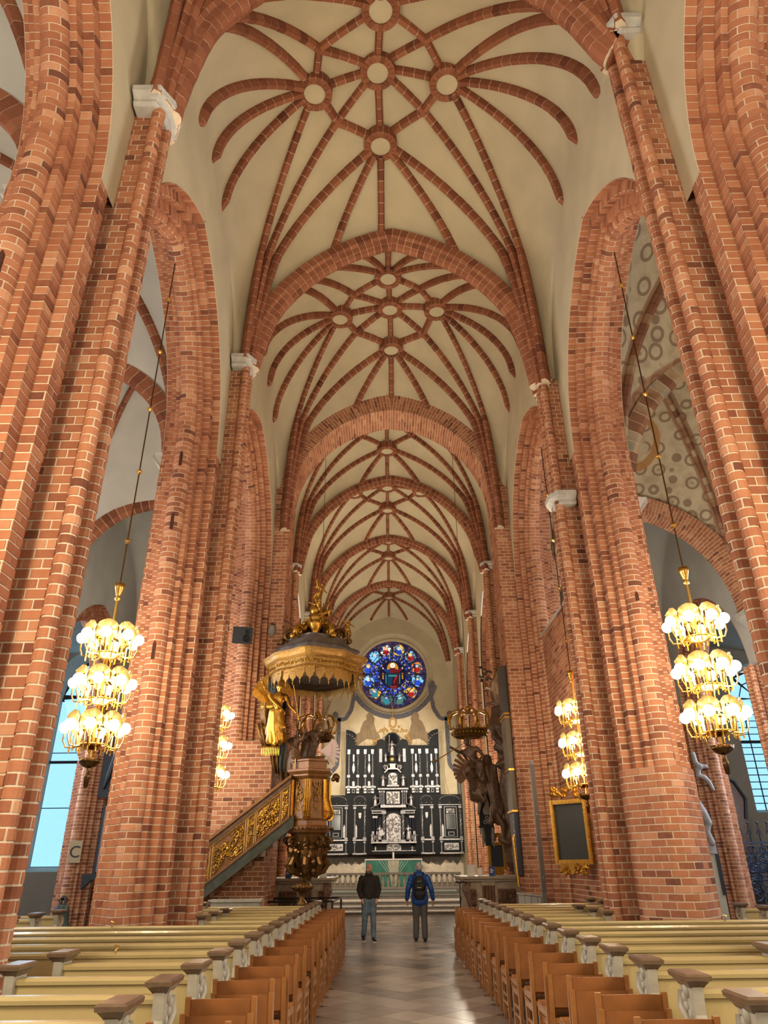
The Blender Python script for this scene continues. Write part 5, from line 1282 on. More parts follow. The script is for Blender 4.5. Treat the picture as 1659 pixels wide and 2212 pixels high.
# ------------------------------------------------------------------ painted curtain on the wall round the altar
MUC = mat('mural_cream', srgb(246, 228, 190), .9, noise=.14, nscale=1.6, col2=srgb(230, 206, 162)); MUG = mat('mural_greyblue', srgb(124, 122, 128), .9, noise=.35, nscale=7); MUB = mat('silhouette_brown', srgb(172, 146, 112), .9, noise=.25, nscale=2.5); MUL = mat('mural_line', srgb(190, 160, 116), .9); MUGO = mat('mural_gold', srgb(226, 180, 104), .6, .2, noise=.35, nscale=12); MUW = mat('mural_ochre_cloth', srgb(246, 226, 196), .9, noise=.28, nscale=3)
def mural():
    root = thing('painted_curtain', 'painted cream curtain with grey border on the wall behind the altar', 'mural', (0, 0, 0)); y = 43.97; c = .15
    R = [(2.52, 11.85), (2.56, 11.0), (2.68, 10.35), (3.0, 9.85), (3.45, 9.9), (3.45, 8.4), (3.5, 7.1), (3.9, 6.65), (4.0, 6.6), (4.0, 2.2)]
    hole = [(RX+3.0*cos(t)-c, RZ+3.0*sin(t)) for t in [radians(-20-140*k/16) for k in range(17)]]     # arc under the window
    half = R; left = [(-a, z) for a, z in reversed(R)]
    top = [p for p in hole if p[1] < 11.6]
    poly = [(c+a, z) for a, z in half]+[(c+a, z) for a, z in left]
    arc_ = [(c+a, z) for a, z in reversed([p for p in hole])]
    # strips between arc and outline keep the painting one flat sheet
    n = 40; vs = []
    def outer_x(z):
        for (a0, z0), (a1, z1) in zip(R, R[1:]):
            if z1 <= z <= z0: return a0+(a1-a0)*(z0-z)/max(1e-6, z0-z1)
        return 4.0
    zs = [11.85-(11.85-2.2)*k/80 for k in range(81)]
    for s in (-1, 1):
        vs, fs = [], []
        for z in zs:
            d = 6.76-(z-RZ)**2; xi = sqrt(d) if d > 0 and z > RZ-2.6 else 0
            xo = outer_x(z); xi = min(xi, xo); vs += [(c+s*xi, y, z), (c+s*xo, y, z)]
        fs = [(2*i, 2*i+1, 2*i+3, 2*i+2) for i in range(80)]; mesh_obj('cloth', vs, fs, MUC, root)
        # grey scroll border
        pts = [V((c+s*a, y-.012, z)) for a, z in R[:-1]]+[V((c+s*4.0, y-.012, 2.3))]
        P = resample(pts, .12); v2, f2 = [], []
        for i, p in enumerate(P):
            t = (P[min(i+1, len(P)-1)]-P[max(i-1, 0)]).normalized(); q = V((t.z, 0, -t.x))*s
            v2 += [p+q*.02, p-q*-.24 if False else p+q*.27]
        mesh_obj('border', v2, [(2*i, 2*i+1, 2*i+3, 2*i+2) for i in range(len(P)-1)], MUG, root)
        for (a, z) in ((2.5, 11.85), (3.5, 10.0), (4.05, 6.75)): MB().lathe([(.01, -.01), (.17, -.01), (.17, .01)], (c+s*min(a, 3.85), y-.02, z), 14, (0, 1, 0)).build('knot', MUG, root)
        for k in range(9):
            x0 = .5+.33*k; zt = min(9.6, 9.4-.1*k); pts = [V((c+s*(x0+.12*sin(j*.7+k)), y-.014, zt-(zt-2.6)*j/14)) for j in range(15)]
            MB().tube(pts, .012, 4).build('fold_line', MUL, root)
        # grey brown figure-shaped silhouettes laid over the cloth
        mb = MB(); z0 = 8.4
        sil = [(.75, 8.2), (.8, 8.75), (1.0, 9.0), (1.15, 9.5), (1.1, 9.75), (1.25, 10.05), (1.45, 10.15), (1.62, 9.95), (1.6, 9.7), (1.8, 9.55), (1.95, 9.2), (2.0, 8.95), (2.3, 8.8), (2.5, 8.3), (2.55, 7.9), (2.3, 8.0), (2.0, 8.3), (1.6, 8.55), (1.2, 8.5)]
        mesh_obj('figure_silhouette', [(c+s*a, y-.02, z) for a, z in sil], [tuple(range(len(sil)))], MUB, root)
    # grey ornamental band under the window
    vs = []
    for k in range(25): t = radians(-18-144*k/24); vs += [(RX+2.6*cos(t), y-.015, RZ+2.6*sin(t)), (RX+2.9*cos(t), y-.015, RZ+2.9*sin(t))]
    mesh_obj('band', vs, [(2*i, 2*i+1, 2*i+3, 2*i+2) for i in range(24)], MUG, root)
    # rocks of cloth below the altar piece
    for s in (-1, 1):
        for k in range(7):
            q = random.Random(k+20*s); x = s*(1.7+.42*k); pts = [(x-.5, .85), (x-.4, 1.5+q.uniform(-.1, .2)), (x-.1, 1.85+q.uniform(-.15, .15)), (x+.25, 1.7+q.uniform(-.2, .1)), (x+.5, 1.2), (x+.55, .85)]
            mesh_obj('painted_fold', [(c+max(-3.85, min(3.85, a)), y-.02-.003*k, z) for a, z in pts], [tuple(range(6))], MUW, root)
    mesh_obj('base_band', [(-3.9, y-.005, .8), (3.9, y-.005, .8), (3.9, y-.005, 2.4), (-3.9, y-.005, 2.4)], [(0, 1, 2, 3)], mat('mural_grey', srgb(128, 120, 110), .9, noise=.3, nscale=3), root)  # grey-brown painted base of the wall behind the folds
    # gilded glory and crown round the niche
    mb = MB(); q = random.Random(4)
    for k in range(60):
        t = pi*q.uniform(0, 1); r = q.uniform(.95, 1.3); mb.ball((c+r*cos(t), y-.04, 7.9+r*1.1*sin(t)), q.uniform(.05, .11), 5, 4, (1, .4, 1))
    mb.build('gilded_glory', MUGO, root)
    mb = MB()
    for k in range(30):
        t = 2*pi*k/30; mb.ball((c+.2*cos(t), y-.05, 9.5+.28*sin(t)), .06, 5, 4, (1, .5, 1))
    mb.tube([(c, y-.05, 9.75), (c, y-.05, 10.5)], .03, 5); mb.build('gilded_crown', MUGO, root)
mural()
# ------------------------------------------------------------------ silver altar
SILVC = mat('column_silver', srgb(172, 170, 172), .4, .6, noise=.4, nscale=7)
SILVD = mat('dull_silver', srgb(150, 147, 144), .45, .5)
AX, KX, KZ = .1, .0268, .0249
def retable():
    root = thing('altarpiece', 'tall black altarpiece with silver columns and reliefs behind the green altar', 'altarpiece', (0, 0, 0)); Y = 43.5
    U = lambda u: AX+KX*u; Z = lambda v: 2.26+(1846-v)*KZ
    def bx(u0, u1, v0, v1, d0, d1, nm, mt, par=root):
        a, b = sorted((U(u0), U(u1))); c, d = sorted((Z(v0), Z(v1))); return MB().box(a, b, Y-d1, Y-d0, c, d).build(nm, mt, par)
    def col(u, v0, v1, r, nm='column', mt=None, twist=False, d=.2):
        mt = mt or SILVC
        z0, z1 = sorted((Z(v0), Z(v1))); mb = MB(); x = U(u)
        if twist:
            n = 26
            for ph in (0, pi): mb.tube([(x+r*.55*cos(ph+k*.8), Y-d+r*.55*sin(ph+k*.8), z0+(z1-z0)*k/n) for k in range(n+1)], r*.6, 5)
        else: mb.lathe([(r*.9, z0), (r, z0+.1), (r*.85, z1)], (x, Y-d, 0), 8)
        mb.box(x-r*1.6, x+r*1.6, Y-d-r*1.6, Y-d+r*1.6, z1, z1+r*2.2); mb.box(x-r*1.6, x+r*1.6, Y-d-r*1.6, Y-d+r*1.6, z0-r*2, z0); return mb.build(nm, mt, root)
    def rel(u0, u1, v0, v1, d, arch=0, seed=0, nm='silver_relief'):
        x0, x1 = U(u0), U(u1); z0, z1 = sorted((Z(v0), Z(v1))); mb = MB(); pts = [(x0, z0), (x1, z0), (x1, z1-arch)]+([(x0+(x1-x0)*(.5+.5*cos(t)), z1-arch+arch*sin(t)) for t in [pi*k/10 for k in range(1, 10)]] if arch else [])+[(x0, z1-arch)]
        mb.prism(pts, 'y', Y-d-.03, Y-d); q = random.Random(seed)
        for k in range(int(45*(x1-x0)*(z1-z0))+14):
            x, z = q.uniform(x0+.04, x1-.04), q.uniform(z0+.04, z1-.05-arch*.3); r = q.uniform(.03, .07); a = q.uniform(0, 3.1)
            mb.tube([(x-cos(a)*r*1.5, Y-d-.04, z-sin(a)*r*1.5), (x, Y-d-.06, z), (x+cos(a+.6)*r*1.5, Y-d-.04, z+sin(a+.6)*r*1.5)], [r*.3, r*.6, r*.3], 5)
        return mb.build(nm, SILVER, root)
    bx(-148, 148, 1846, 1722, -.42, .08, 'lower_back', BLACK); bx(-103, 103, 1722, 1612, -.42, .08, 'upper_back', BLACK)
    # quadrant crests on the outer upper wings, lobed niche in the middle
    for s in (-1, 1):
        mb = MB(); c = (U(s*103), Z(1612)); pts = [c]+[(c[0]-s*r*cos(t), c[1]+r*1.05*sin(t)) for r, t in [((.62 if k < 5 else .88), pi/2*k/10) for k in range(11)]]
        mb.prism(pts, 'y', Y-.1, Y-.02); o = mb.build('wing_crest', BLACK, root)
        for k in range(6): t = pi/2*(k+.5)/6; MB().ball((c[0]-s*.6*cos(t), Y-.11, c[1]+.68*sin(t)), .05, 6, 4).build('silver_leaf', SILVER, o, True)
    lob = [(-36, 1722), (-36, 1612), (-33, 1600), (-24, 1597), (-17, 1601), (-16, 1592), (-9, 1584), (0, 1582), (9, 1584), (16, 1592), (17, 1601), (24, 1597), (33, 1600), (36, 1612), (36, 1722)]
    MB().prism([(U(u), Z(v)) for u, v in lob], 'y', Y-.14, Y-.02).build('niche', BLACK, root)
    MB().prism([(U(0)+.33*cos(t), Z(1600)+.36*sin(t)) for t in [2*pi*k/18 for k in range(18)]], 'y', Y-.17, Y-.139).build('niche_hollow', mat('niche_black', (.002, .002, .002), .9), root)
    for s in (-1, 1):
        # upper wings: outer leaf and inner leaf
        for (a, b) in ((102, 69), (66, 37)):
            bx(s*a, s*b, 1720, 1612, .08, .12, 'wing_leaf', BLACK); bx(s*a, s*b, 1707, 1703, .12, .2, 'moulding', SILVER); bx(s*a, s*b, 1617, 1613, .12, .18, 'moulding', BLACK)
            for u in (a-6, b+7):
                bx(s*(u-3), s*(u+3), 1718, 1714, .12, .2, 'silver_block', SILVER); bx(s*(u-3), s*(u+3), 1712, 1708, .12, .2, 'silver_block', SILVER); bx(s*(u-3), s*(u+3), 1627, 1621, .12, .2, 'silver_block', SILVER)
                tw = (u == b+7) if a > 90 else (u == a-6)
                col(s*u, 1702, 1684, .055); col(s*u, 1678, 1632, .05, twist=tw)
            mu = (a+b)/2; MB().prism([(U(s*mu-2.6), Z(1660)), (U(s*mu), Z(1650)), (U(s*mu+2.6), Z(1660)), (U(s*mu+2.6), Z(1668)), (U(s*mu), Z(1675)), (U(s*mu-2.6), Z(1668))], 'y', Y-.15, Y-.12).build('silver_cartouche', SILVER, root)
            bx(s*mu-1.5, s*mu+1.5, 1648, 1632, .12, .14, 'silver_strip', SILVER); bx(s*mu-2.5, s*mu+2.5, 1702, 1692, .12, .15, 'silver_block', SILVER)
            bx(s*mu-3, s*mu+3, 1717, 1709, .12, .14, 'silver_frame', SILVD); bx(s*mu-2, s*mu+2, 1715.5, 1710.5, .14, .15, 'frame_field', BLACK)
        # silver strips either side of the niche
        for q in (-1, 0, 1): bx(s*26+q*2.2-.8, s*26+q*2.2+.8, 1650, 1620, .14, .17, 'silver_strip', SILVER)
        # lower wings
        bx(s*148, s*94, 1846, 1722, .08, .14, 'wing_leaf', BLACK); bx(s*88, s*54, 1846, 1722, .08, .14, 'wing_leaf', BLACK)
        for (a, b, w_) in ((146, 96, 0), (86, 57, 1)):
            mu = (a+b)/2
            MB().tube([(U(s*mu+(a-b)*.42*cos(t)), Y-.16, Z(1734)+.24*sin(t)) for t in [pi*k/12 for k in range(13)]], .018, 5).build('silver_arch', SILVER, root)
            bx(s*a, s*b, 1745, 1743.5, .14, .17, 'silver_strip', SILVER); bx(s*a, s*b, 1818, 1815, .14, .22, 'moulding', SILVER); bx(s*a, s*b, 1846, 1843, .14, .22, 'moulding', PLATE if False else SILVER)
            for u in (a-4, mu, b+4): MB().ball((U(s*u), Y-.16, Z(1739.5)), .035, 6, 4).build('silver_stud', SILVER, root, True)
            for u, tw in ((a-4, w_ == 0), (b+4, w_ == 1)): col(s*u, 1811, 1752, .055, twist=tw); col(s*u, 1842, 1823, .04)
        fr = bx(s*135, s*108, 1812, 1748, .14, .17, 'silver_frame', SILVD); bx(s*133.5, s*109.5, 1811, 1749.5, .17, .18, 'frame_field', BLACK)
        bx(s*131, s*112, 1795, 1764, .18, .19, 'silver_frame', SILVD); bx(s*130, s*113, 1794, 1765, .19, .2, 'frame_field', mat('dark_glass', srgb(34, 34, 30), .2)); bx(s*128, s*115, 1809, 1801, .18, .19, 'silver_frame', SILVD); bx(s*126.5, s*116.5, 1807.5, 1802.5, .19, .2, 'frame_field', BLACK)
        rel(s*130 if s < 0 else 113, -113 if s < 0 else 130, 1762, 1753, .18, 0, 3)
        rel(-136 if s < 0 else 106, -106 if s < 0 else 136, 1838, 1824, .15, 0, 8, 'silver_plaque' )
        for u in (104, 79): MB().prism([(U(s*u-2.2), Z(1811)), (U(s*u+2.2), Z(1811)), (U(s*u+2.2), Z(1790)), (U(s*u), Z(1784)), (U(s*u-2.2), Z(1790))], 'y', Y-.17, Y-.14).build('silver_strip', SILVER, root)
        MB().prism([(U(s*71-3), Z(1760)), (U(s*71+3), Z(1760)), (U(s*71+2.5), Z(1769)), (U(s*71), Z(1773)), (U(s*71-2.5), Z(1769))], 'y', Y-.18, Y-.14).build('silver_cartouche', SILVER, root)
    # centre tower
    bx(-44, 44, 1846, 1839, .1, .75, 'plinth', BLACK); bx(-45, 45, 1840, 1838.5, .1, .8, 'moulding', SILVER); bx(-47, 47, 1824, 1821, .1, .8, 'moulding', SILVER)
    bx(-36, 36, 1838, 1824, .1, .5, 'predella', BLACK); rel(-15, 15, 1838, 1825, .5, .12, 5)
    bx(-44, 44, 1821, 1760, .1, .3, 'tower_stage', BLACK); rel(-15, 15, 1820, 1762, .42, .3, 11); bx(-18, 18, 1821, 1760, .3, .42, 'tower_core', BLACK)
    for s in (-1, 1):
        for u in (41, 36): col(s*u, 1817, 1772, .06, mt=mat('blue_black_stone', srgb(40, 44, 60), .3), d=.45); col(s*u, 1817, 1806, .075, 'column_base', d=.46); bx(s*u-2.4, s*u+2.4, 1772, 1768, .3, .56, 'capital', SILVER)
        col(s*20, 1817, 1764, .08, twist=True, d=.52); bx(s*45, s*18, 1763, 1757, .1, .62, 'entablature', SILVER); bx(s*44, s*19, 1761.5, 1758.5, .6, .64, 'entablature_field', BLACK); bx(s*48, s*17, 1756, 1753, .1, .7, 'cornice', BLACK); bx(s*47, s*18, 1757, 1756, .1, .68, 'moulding', SILVER)
        mb = MB().prism([(U(s*48), Z(1753)), (U(s*27), Z(1753)), (U(s*27), Z(1741))], 'y', Y-.5, Y-.3); mb.build('sloping_cornice', BLACK, root)
        MB().tube([(U(s*48), Y-.52, Z(1752)), (U(s*27), Y-.52, Z(1740))], .02, 5).build('moulding', SILVER, root)
        for u in (28, 24, 20): col(s*u, 1743, 1718, .045, twist=(u == 24), d=.4)
    bx(-30, 30, 1753, 1712, .1, .3, 'tower_stage', BLACK); rel(-14, 14, 1742, 1716, .4, 0, 21); bx(-16, 16, 1745, 1712, .3, .4, 'tower_core', BLACK)
    bx(-31, 31, 1750, 1745, .1, .5, 'moulding', SILVER); bx(-33, 33, 1712, 1709, .1, .6, 'cornice', SILVER); bx(-32, 32, 1709, 1706, .1, .55, 'cornice', BLACK)
    bx(-20, 20, 1706, 1672, .1, .3, 'tower_stage', BLACK); rel(-9.5, 9.5, 1701, 1675, .34, .16, 31); bx(-13, 13, 1705, 1702, .1, .5, 'moulding', SILVER)
    MB().prism([(U(-18), Z(1676)), (U(-9), Z(1668)), (U(9), Z(1668)), (U(18), Z(1676)), (U(18), Z(1673)), (U(9), Z(1665)), (U(-9), Z(1665)), (U(-18), Z(1673))], 'y', Y-.5, Y-.1).build('cornice', SILVER, root)
    for s in (-1, 1): 
        mb = MB(); spiral_tube(mb, (U(s*15), Y-.35, Z(1664)), (s, 0, 0), (0, 0, 1), .16, 1.4, .05, 16, tail=[(U(s*6), Y-.35, Z(1655))]); mb.build('silver_scroll', SILVER, root, True)
    bx(-6, 6, 1665, 1655, .1, .45, 'top_pedestal', SILVER)
    MB().ball((U(-1), Y-.3, Z(1645)), .15, 12, 8).build('gilt_globe', mat('gilt_globe', srgb(232, 204, 120), .3, .6), root, True)
    # silver statuettes
    f0 = statue_org(arms=(((-.2, -.06, .66), (-.1, -.16, .72)), ((.2, -.06, .66), (.3, -.14, .72))), stride=.03)
    base = f0.skin('silver_figure', SILVER, root, .03, 2)
    def fig(u, v, h, rz=0, first=[True]):
        o = base
        if not first[0]: o = base.copy(); COL.objects.link(o); REMESH.append(o)
        first[0] = False; o.location = (U(u), Y-.62, Z(v)); o.scale = (h,)*3; o.rotation_euler = (0, 0, rz)
    fig(-1, 1639, .86); fig(-29, 1818, .78, .3); fig(31, 1818, .78, -.3); fig(-38, 1748, .62, .4); fig(38, 1748, .62, -.4); fig(-21, 1706, .66, .3); fig(22, 1706, .66, -.3)
    for s in (-1, 1): fig(s*15, 1652, .5, s*.6); fig(s*45, 1821, .45, s*.5); fig(s*38, 1845, .4, s*.5)
    MB().obox((U(-25), Y-.8, Z(1803)), (.11, 0, .05), (0, .02, 0), (-.05, 0, .14)).build('silver_tablet', SILVER, root)
    MB().tube([(U(-8), Y-.7, Z(1630)), (U(-6.5), Y-.7, Z(1592))], .025, 5).build('silver_staff', SILVER, root)
    return root
retable()
def altar():
    root = thing('altar', 'altar table with green cloth front and white linen top', 'altar', (.05, 40.5, .75)); GREEN = mat('green_silk', srgb(74, 152, 132), .6, noise=.3, nscale=2.2, col2=srgb(46, 124, 106)); LIN = mat('white_linen', srgb(236, 234, 228), .8); CRM = mat('cream_silk', srgb(206, 204, 178), .7, noise=.2, nscale=4)
    MB().box(-1.43, 1.43, -.45, .5, 0, 1.22).build('frontal', GREEN, root); MB().box(-1.47, 1.47, -.5, .5, 1.2, 1.27).build('linen_top', LIN, root)
    for s in (-1, 1): MB().box(s*1.45-.025, s*1.45+.025, -.47, .5, .75, 1.22).build('linen_fall', LIN, root)
    MB().prism([(-.3, 1.2), (.3, 1.2), (.12, .02), (-.12, .02)], 'y', -.458, -.45).build('cream_centre', CRM, root)
    for k in range(4):
        for s in (-1, 1):
            a = .28+.16*k
            MB().tube([(s*a, -.46, 1.2), (s*(a*.35), -.462, .75-.06*k), (s*.02, -.464, .60-.06*k)], .011, 4).build('stitched_line', LIN, root)
    MB().tube([(0, -.466, .35), (0, -.466, 1.18)], .012, 4).build('stitched_line', LIN, root)
    for z in (.8, 1.0): MB().tube([(-.09, -.466, z), (.09, -.466, z)], .01, 4).build('stitched_line', LIN, root)
    return root
altar()
tag(MB().lathe([(.05, 0), (.05, .30), (.0, .31)], (.05, 40.4, 2.02), 10).build('candle', mat('wax', srgb(244, 240, 226), .5)), 'thick white candle standing on the altar', 'candle')
# ------------------------------------------------------------------ altar rail
def rail():
    root = thing('altar_rail', 'pale stone balustrade in front of the altar', 'balustrade', (0, 34.6, .6)); DK = STEPM; PALE = mat('baluster_stone', srgb(178, 172, 160), .7, noise=.2, nscale=7)
    MB().box(-2.9, 2.9, -.14, .14, 0, .2).build('plinth', DK, root); MB().box(-2.9, 2.9, -.12, .12, .2, .27).build('base_rail', PALE, root); MB().box(-2.95, 2.95, -.16, .16, .74, .83).build('top_rail', DK, root)
    b0 = MB().lathe([(.05, .27), (.06, .30), (.035, .33), (.075, .42), (.07, .48), (.03, .58), (.045, .66), (.06, .70), (.06, .74)], (0, 0, 0), 10).build('baluster', PALE, root, True); k = 0
    for i in range(-12, 13):
        if i in (-12, 12, -5, 5): MB().box(i*.235-.1, i*.235+.1, -.11, .11, .27, .74).build('pier', DK, root); continue
        o = b0 if k == 0 else b0.copy()
        if k: COL.objects.link(o)
        k += 1; o.location = (i*.235, 0, 0)
    CUSH = mat('grey_green_cushion', srgb(120, 128, 120), .8)
    MB().prism([(-.5, -.0), (-.5, .1), (-.42, .16), (-.2, .16), (-.15, .0)], 'x', -2.7, 2.7).build('kneeler', CUSH, root)
rail()
# ================================================================== people
SKIN = mat('skin', srgb(206, 150, 124), .55); EYE = mat('eye_dark', srgb(30, 24, 22), .3)
def hand(o, w_, d, s, curl=.35):
    """five fingers on a palm: w_ wrist, d direction, s side of the thumb (+-x)"""
    w_, d = V(w_), V(d).normalized(); sx = V((0, 1, 0)); p = w_+d*.05
    o.limb([w_, p, w_+d*.085], [.026, .036, .034], 8)
    for k, L in enumerate((.068, .078, .074, .058)):
        b = w_+d*.09+sx*(.03-.02*k); q = V((-s*curl, 0, 0)); o.limb([b, b+d*L*.5, b+(d+q).normalized()*L*.85, b+(d+q*2.5).normalized()*L], [.0095, .009, .0085, .007], 6)
    b = w_+d*.03+sx*.035; o.limb([b, b+d*.035+sx*.03, b+d*.065+sx*.035], [.012, .010, .008], 6)
def head(o, c, yaw=0):
    """head facing -y turned by yaw"""
    M = Matrix.Translation(c) @ Matrix.Rotation(yaw, 4, 'Z'); i0 = len(o.v)
    o.ball((0, .01, .02), .088, 14, 10, (.88, 1.08, 1.18)); o.ball((0, -.02, -.05), .07, 12, 8, (.88, 1.0, 1.1)); o.ball((0, -.055, -.095), .035, 8, 6, (1.1, .9, .8))
    o.limb([(0, -.088, .01), (0, -.112, -.03)], [.011, .016], 6); o.limb([(-.035, -.083, .028), (.035, -.083, .028)], [.013, .013], 6); o.limb([(-.022, -.088, -.066), (.022, -.088, -.066)], [.010, .010], 6)
    for s in (-1, 1): o.ball((s*.082, .015, -.01), .028, 8, 6, (.35, .8, 1.15)); o.ball((s*.042, -.072, -.03), .024, 8, 6)
    o.xf(M, i0)
def person_body(arms, legs, hyaw, hands):
    o = Org()
    o.limb([(0, 0, .98), (0, 0, 1.15), (0, 0, 1.34)], [.105, .115, .13], 10); o.limb([(-.15, 0, 1.40), (.15, 0, 1.40)], [.06, .06], 8); o.limb([(0, .01, 1.42), (0, -.0, 1.53)], [.058, .052], 8)
    for a in arms: o.limb(a, [.052, .042, .03], 8)
    for l in legs: o.limb(l, [.09, .062, .042], 8)
    for h in hands: hand(o, *h)
    head(o, (0, -.015, 1.635), hyaw)
    return o
# --- bald man in a dark jacket walking towards the camera, hands in his pockets
JK = mat('dark_brown_jacket', srgb(44, 38, 34), .75, noise=.25, nscale=18); JE = mat('washed_blue_jeans', srgb(120, 142, 156), .85, noise=.45, nscale=5, col2=srgb(72, 90, 106)); SH = mat('dark_shoe', srgb(34, 30, 36), .6); SOLE = mat('pale_sole', srgb(206, 200, 192), .7)
p1 = thing('person', 'bald man in a dark hooded jacket and jeans with hands in his pockets', 'person', (-.74, 20.6, 0), .12)
a1 = (((-.19, 0, 1.40), (-.255, .03, 1.14), (-.19, -.08, .95)), ((.19, 0, 1.40), (.255, .03, 1.14), (.19, -.08, .95)))
l1 = (((-.09, 0, .92), (-.11, -.06, .50), (-.13, .10, .1)), ((.09, 0, .92), (.10, -.06, .5), (.10, -.16, .09)))
person_body(a1, l1, -.55, (((-.19, -.085, .95), (.2, -.15, -1), -1), ((.19, -.085, .95), (-.2, -.15, -1), 1))).skin('body', SKIN, p1, .0095, 2)
o = Org(); o.limb([(-.05, 0, 1.08), (-.05, 0, 1.2), (-.04, -.01, 1.32)], [.15, .145, .15], 12); o.limb([(.05, 0, 1.08), (.05, 0, 1.2), (.04, -.01, 1.32)], [.15, .145, .15], 12); o.limb([(-.13, 0, 1.40), (.13, 0, 1.40)], [.08, .08], 10); o.limb([(-.12, 0, .97), (0, -.01, 1.0), (.12, 0, .97)], [.10, .135, .10], 10)
for s in (-1, 1): o.limb([(s*.19, 0, 1.40), (s*.26, .03, 1.15), (s*.205, -.07, .985)], [.085, .07, .058], 10)
for k in range(9): a = 2*pi*k/9; o.ball((.075*cos(a), .01+.075*sin(a), 1.49), .042, 8, 6)
o.skin('jacket', JK, p1, .014, 2); 
o = Org()
for k in range(10): a = 2*pi*k/10; o.ball((.072*cos(a), .0+.078*sin(a), 1.525-.012*sin(a)), .03, 8, 6)
o.skin('scarf_collar', mat('grey_collar', srgb(92, 88, 86), .85, noise=.4, nscale=60), p1, .01, 1)
o = Org(); o.limb([(-.085, 0, .93), (0, 0, .95), (.085, 0, .93)], [.11, .125, .11], 10)
for l in l1: o.limb([V(l[0]), V(l[0]).lerp(V(l[1]), .5), V(l[1]), V(l[1]).lerp(V(l[2]), .5), V(l[2])], [.115, .10, .078, .07, .062], 10)
o.skin('jeans', JE, p1, .014, 2)
for s, (x, y, z, pt) in ((-1, (-.13, .10, .0, .5)), (1, (.105, -.18, 0, 0))):
    o = Org(); t = .09*pt; o.limb([(x, y+.03, .07+t), (x, y-.05, .06+t*.6), (x+.01*s, y-.17, .042)], [.05, .05, .042], 8); o.skin('shoe', SH, p1, .01, 1)
    mb = MB(); mb.prism([(y+.09, .03+t*1.2), (y-.05, .025+t*.5), (y-.215, .028), (y-.215, .0), (y-.05, .0+t*.4), (y+.09, t)], 'x', x-.045, x+.045); mb.build('sole', SOLE, p1)
Mh = Matrix.Translation((0, -.015, 1.635)) @ Matrix.Rotation(-.55, 4, 'Z')
for s in (-1, 1): MB().ball((s*.033, -.084, .012), .010, 8, 6).xf(Mh).build('eye', EYE, p1, True); MB().tube([(s*.018, -.094, .032), (s*.05, -.086, .034)], .006, 5).xf(Mh).build('eyebrow', mat('brow_brown', srgb(70, 50, 40), .8), p1)
o = Org()
for k in range(11): a = -1.2+2.4*k/10; o.ball((.066*sin(a), -.025-.062*cos(a), -.085+.02*abs(sin(a))), .024, 7, 5)
o.xf(Mh); o.skin('beard', mat('grey_stubble', srgb(128, 96, 82), .8), p1, .009, 1)
# --- man with white hair in a blue quilted jacket with a black backpack, seen from behind
BJ = mat('blue_quilted_jacket', srgb(30, 82, 160), .5, noise=.35, nscale=9); GT = mat('grey_trousers', srgb(92, 90, 92), .85, noise=.2, nscale=14); BP = mat('black_backpack', srgb(22, 23, 25), .65)
p2 = thing('person', 'white haired man in a blue quilted jacket seen from behind with a black backpack', 'person', (.56, 20.45, 0), pi-.05)
a2 = (((-.2, 0, 1.42), (-.30, .02, 1.16), (-.34, -.06, .93)), ((.2, 0, 1.42), (.29, .02, 1.16), (.33, -.06, .93)))
l2 = (((-.09, 0, .94), (-.10, -.03, .50), (-.11, .03, .09)), ((.09, 0, .94), (.10, -.05, .5), (.12, -.06, .09)))
person_body(a2, l2, .1, (((-.34, -.06, .93), (-.05, -.12, -1), -1), ((.33, -.06, .93), (.05, -.12, -1), 1))).skin('body', SKIN, p2, .0095, 2)
o = Org()
for k in range(12):
    z = .92+.045*k; r = .165+.022*sin(z*9); o.limb([(-.06, 0, z), (.06, 0, z)], [r*.9, r*.9], 10)
o.limb([(-.15, 0, 1.42), (.15, 0, 1.42)], [.09, .09], 10); o.limb([(0, .01, 1.48), (0, .01, 1.55)], [.085, .075], 10)
for s in (-1, 1):
    A = a2[0 if s < 0 else 1]
    for k in range(13):
        t = k/12; p = V(A[0]).lerp(V(A[1]), min(1, t*2)) if t < .5 else V(A[1]).lerp(V(A[2]), t*2-1); o.ball(p, (.088-.03*t)*(1.0 if k % 2 else .9), 10, 8)
o.skin('jacket', BJ, p2, .013, 1)
o = Org(); o.limb([(-.085, 0, .93), (.085, 0, .93)], [.115, .115], 10)
for l in l2: o.limb([V(l[0]), V(l[0]).lerp(V(l[1]), .5), V(l[1]), V(l[1]).lerp(V(l[2]), .5), V(l[2])], [.12, .105, .085, .078, .072], 10)
o.skin('trousers', GT, p2, .014, 2)
for x, y in ((-.11, .03), (.12, -.06)):
    o = Org(); o.limb([(x, y+.04, .055), (x, y-.05, .05), (x, y-.17, .038)], [.05, .05, .038], 8); o.skin('shoe', SH, p2, .01, 1)
o = Org(); q = random.Random(2)
for k in range(60):
    a = q.uniform(0, 6.3); e = q.uniform(-.5, 1.5); d = V((cos(a)*cos(e), sin(a)*cos(e), sin(e)))
    if d.y < -.35 and d.z < .55: continue
    o.ball(V((0, .0, 1.65))+V((d.x*.088, .008+d.y*.098, d.z*.105)), .026, 6, 5)
o.ball((0, .02, 1.665), .09, 12, 8, (.92, 1.0, 1.1)); o.skin('hair', mat('white_hair', srgb(188, 182, 176), .9, noise=.3, nscale=70), p2, .01, 1)
for s in (-1, 1): MB().ball((s*.033, -.1, 1.648), .010, 8, 6).build('eye', EYE, p2, True)
o = Org()
for z, r, w_ in ((.98, .06, .1), (1.05, .085, .105), (1.2, .10, .10), (1.32, .09, .085), (1.40, .06, .05)): o.limb([(-w_*.7, .2, z), (w_*.7, .2, z)], [r, r], 10)
bp = o.skin('backpack', BP, p2, .014, 3)
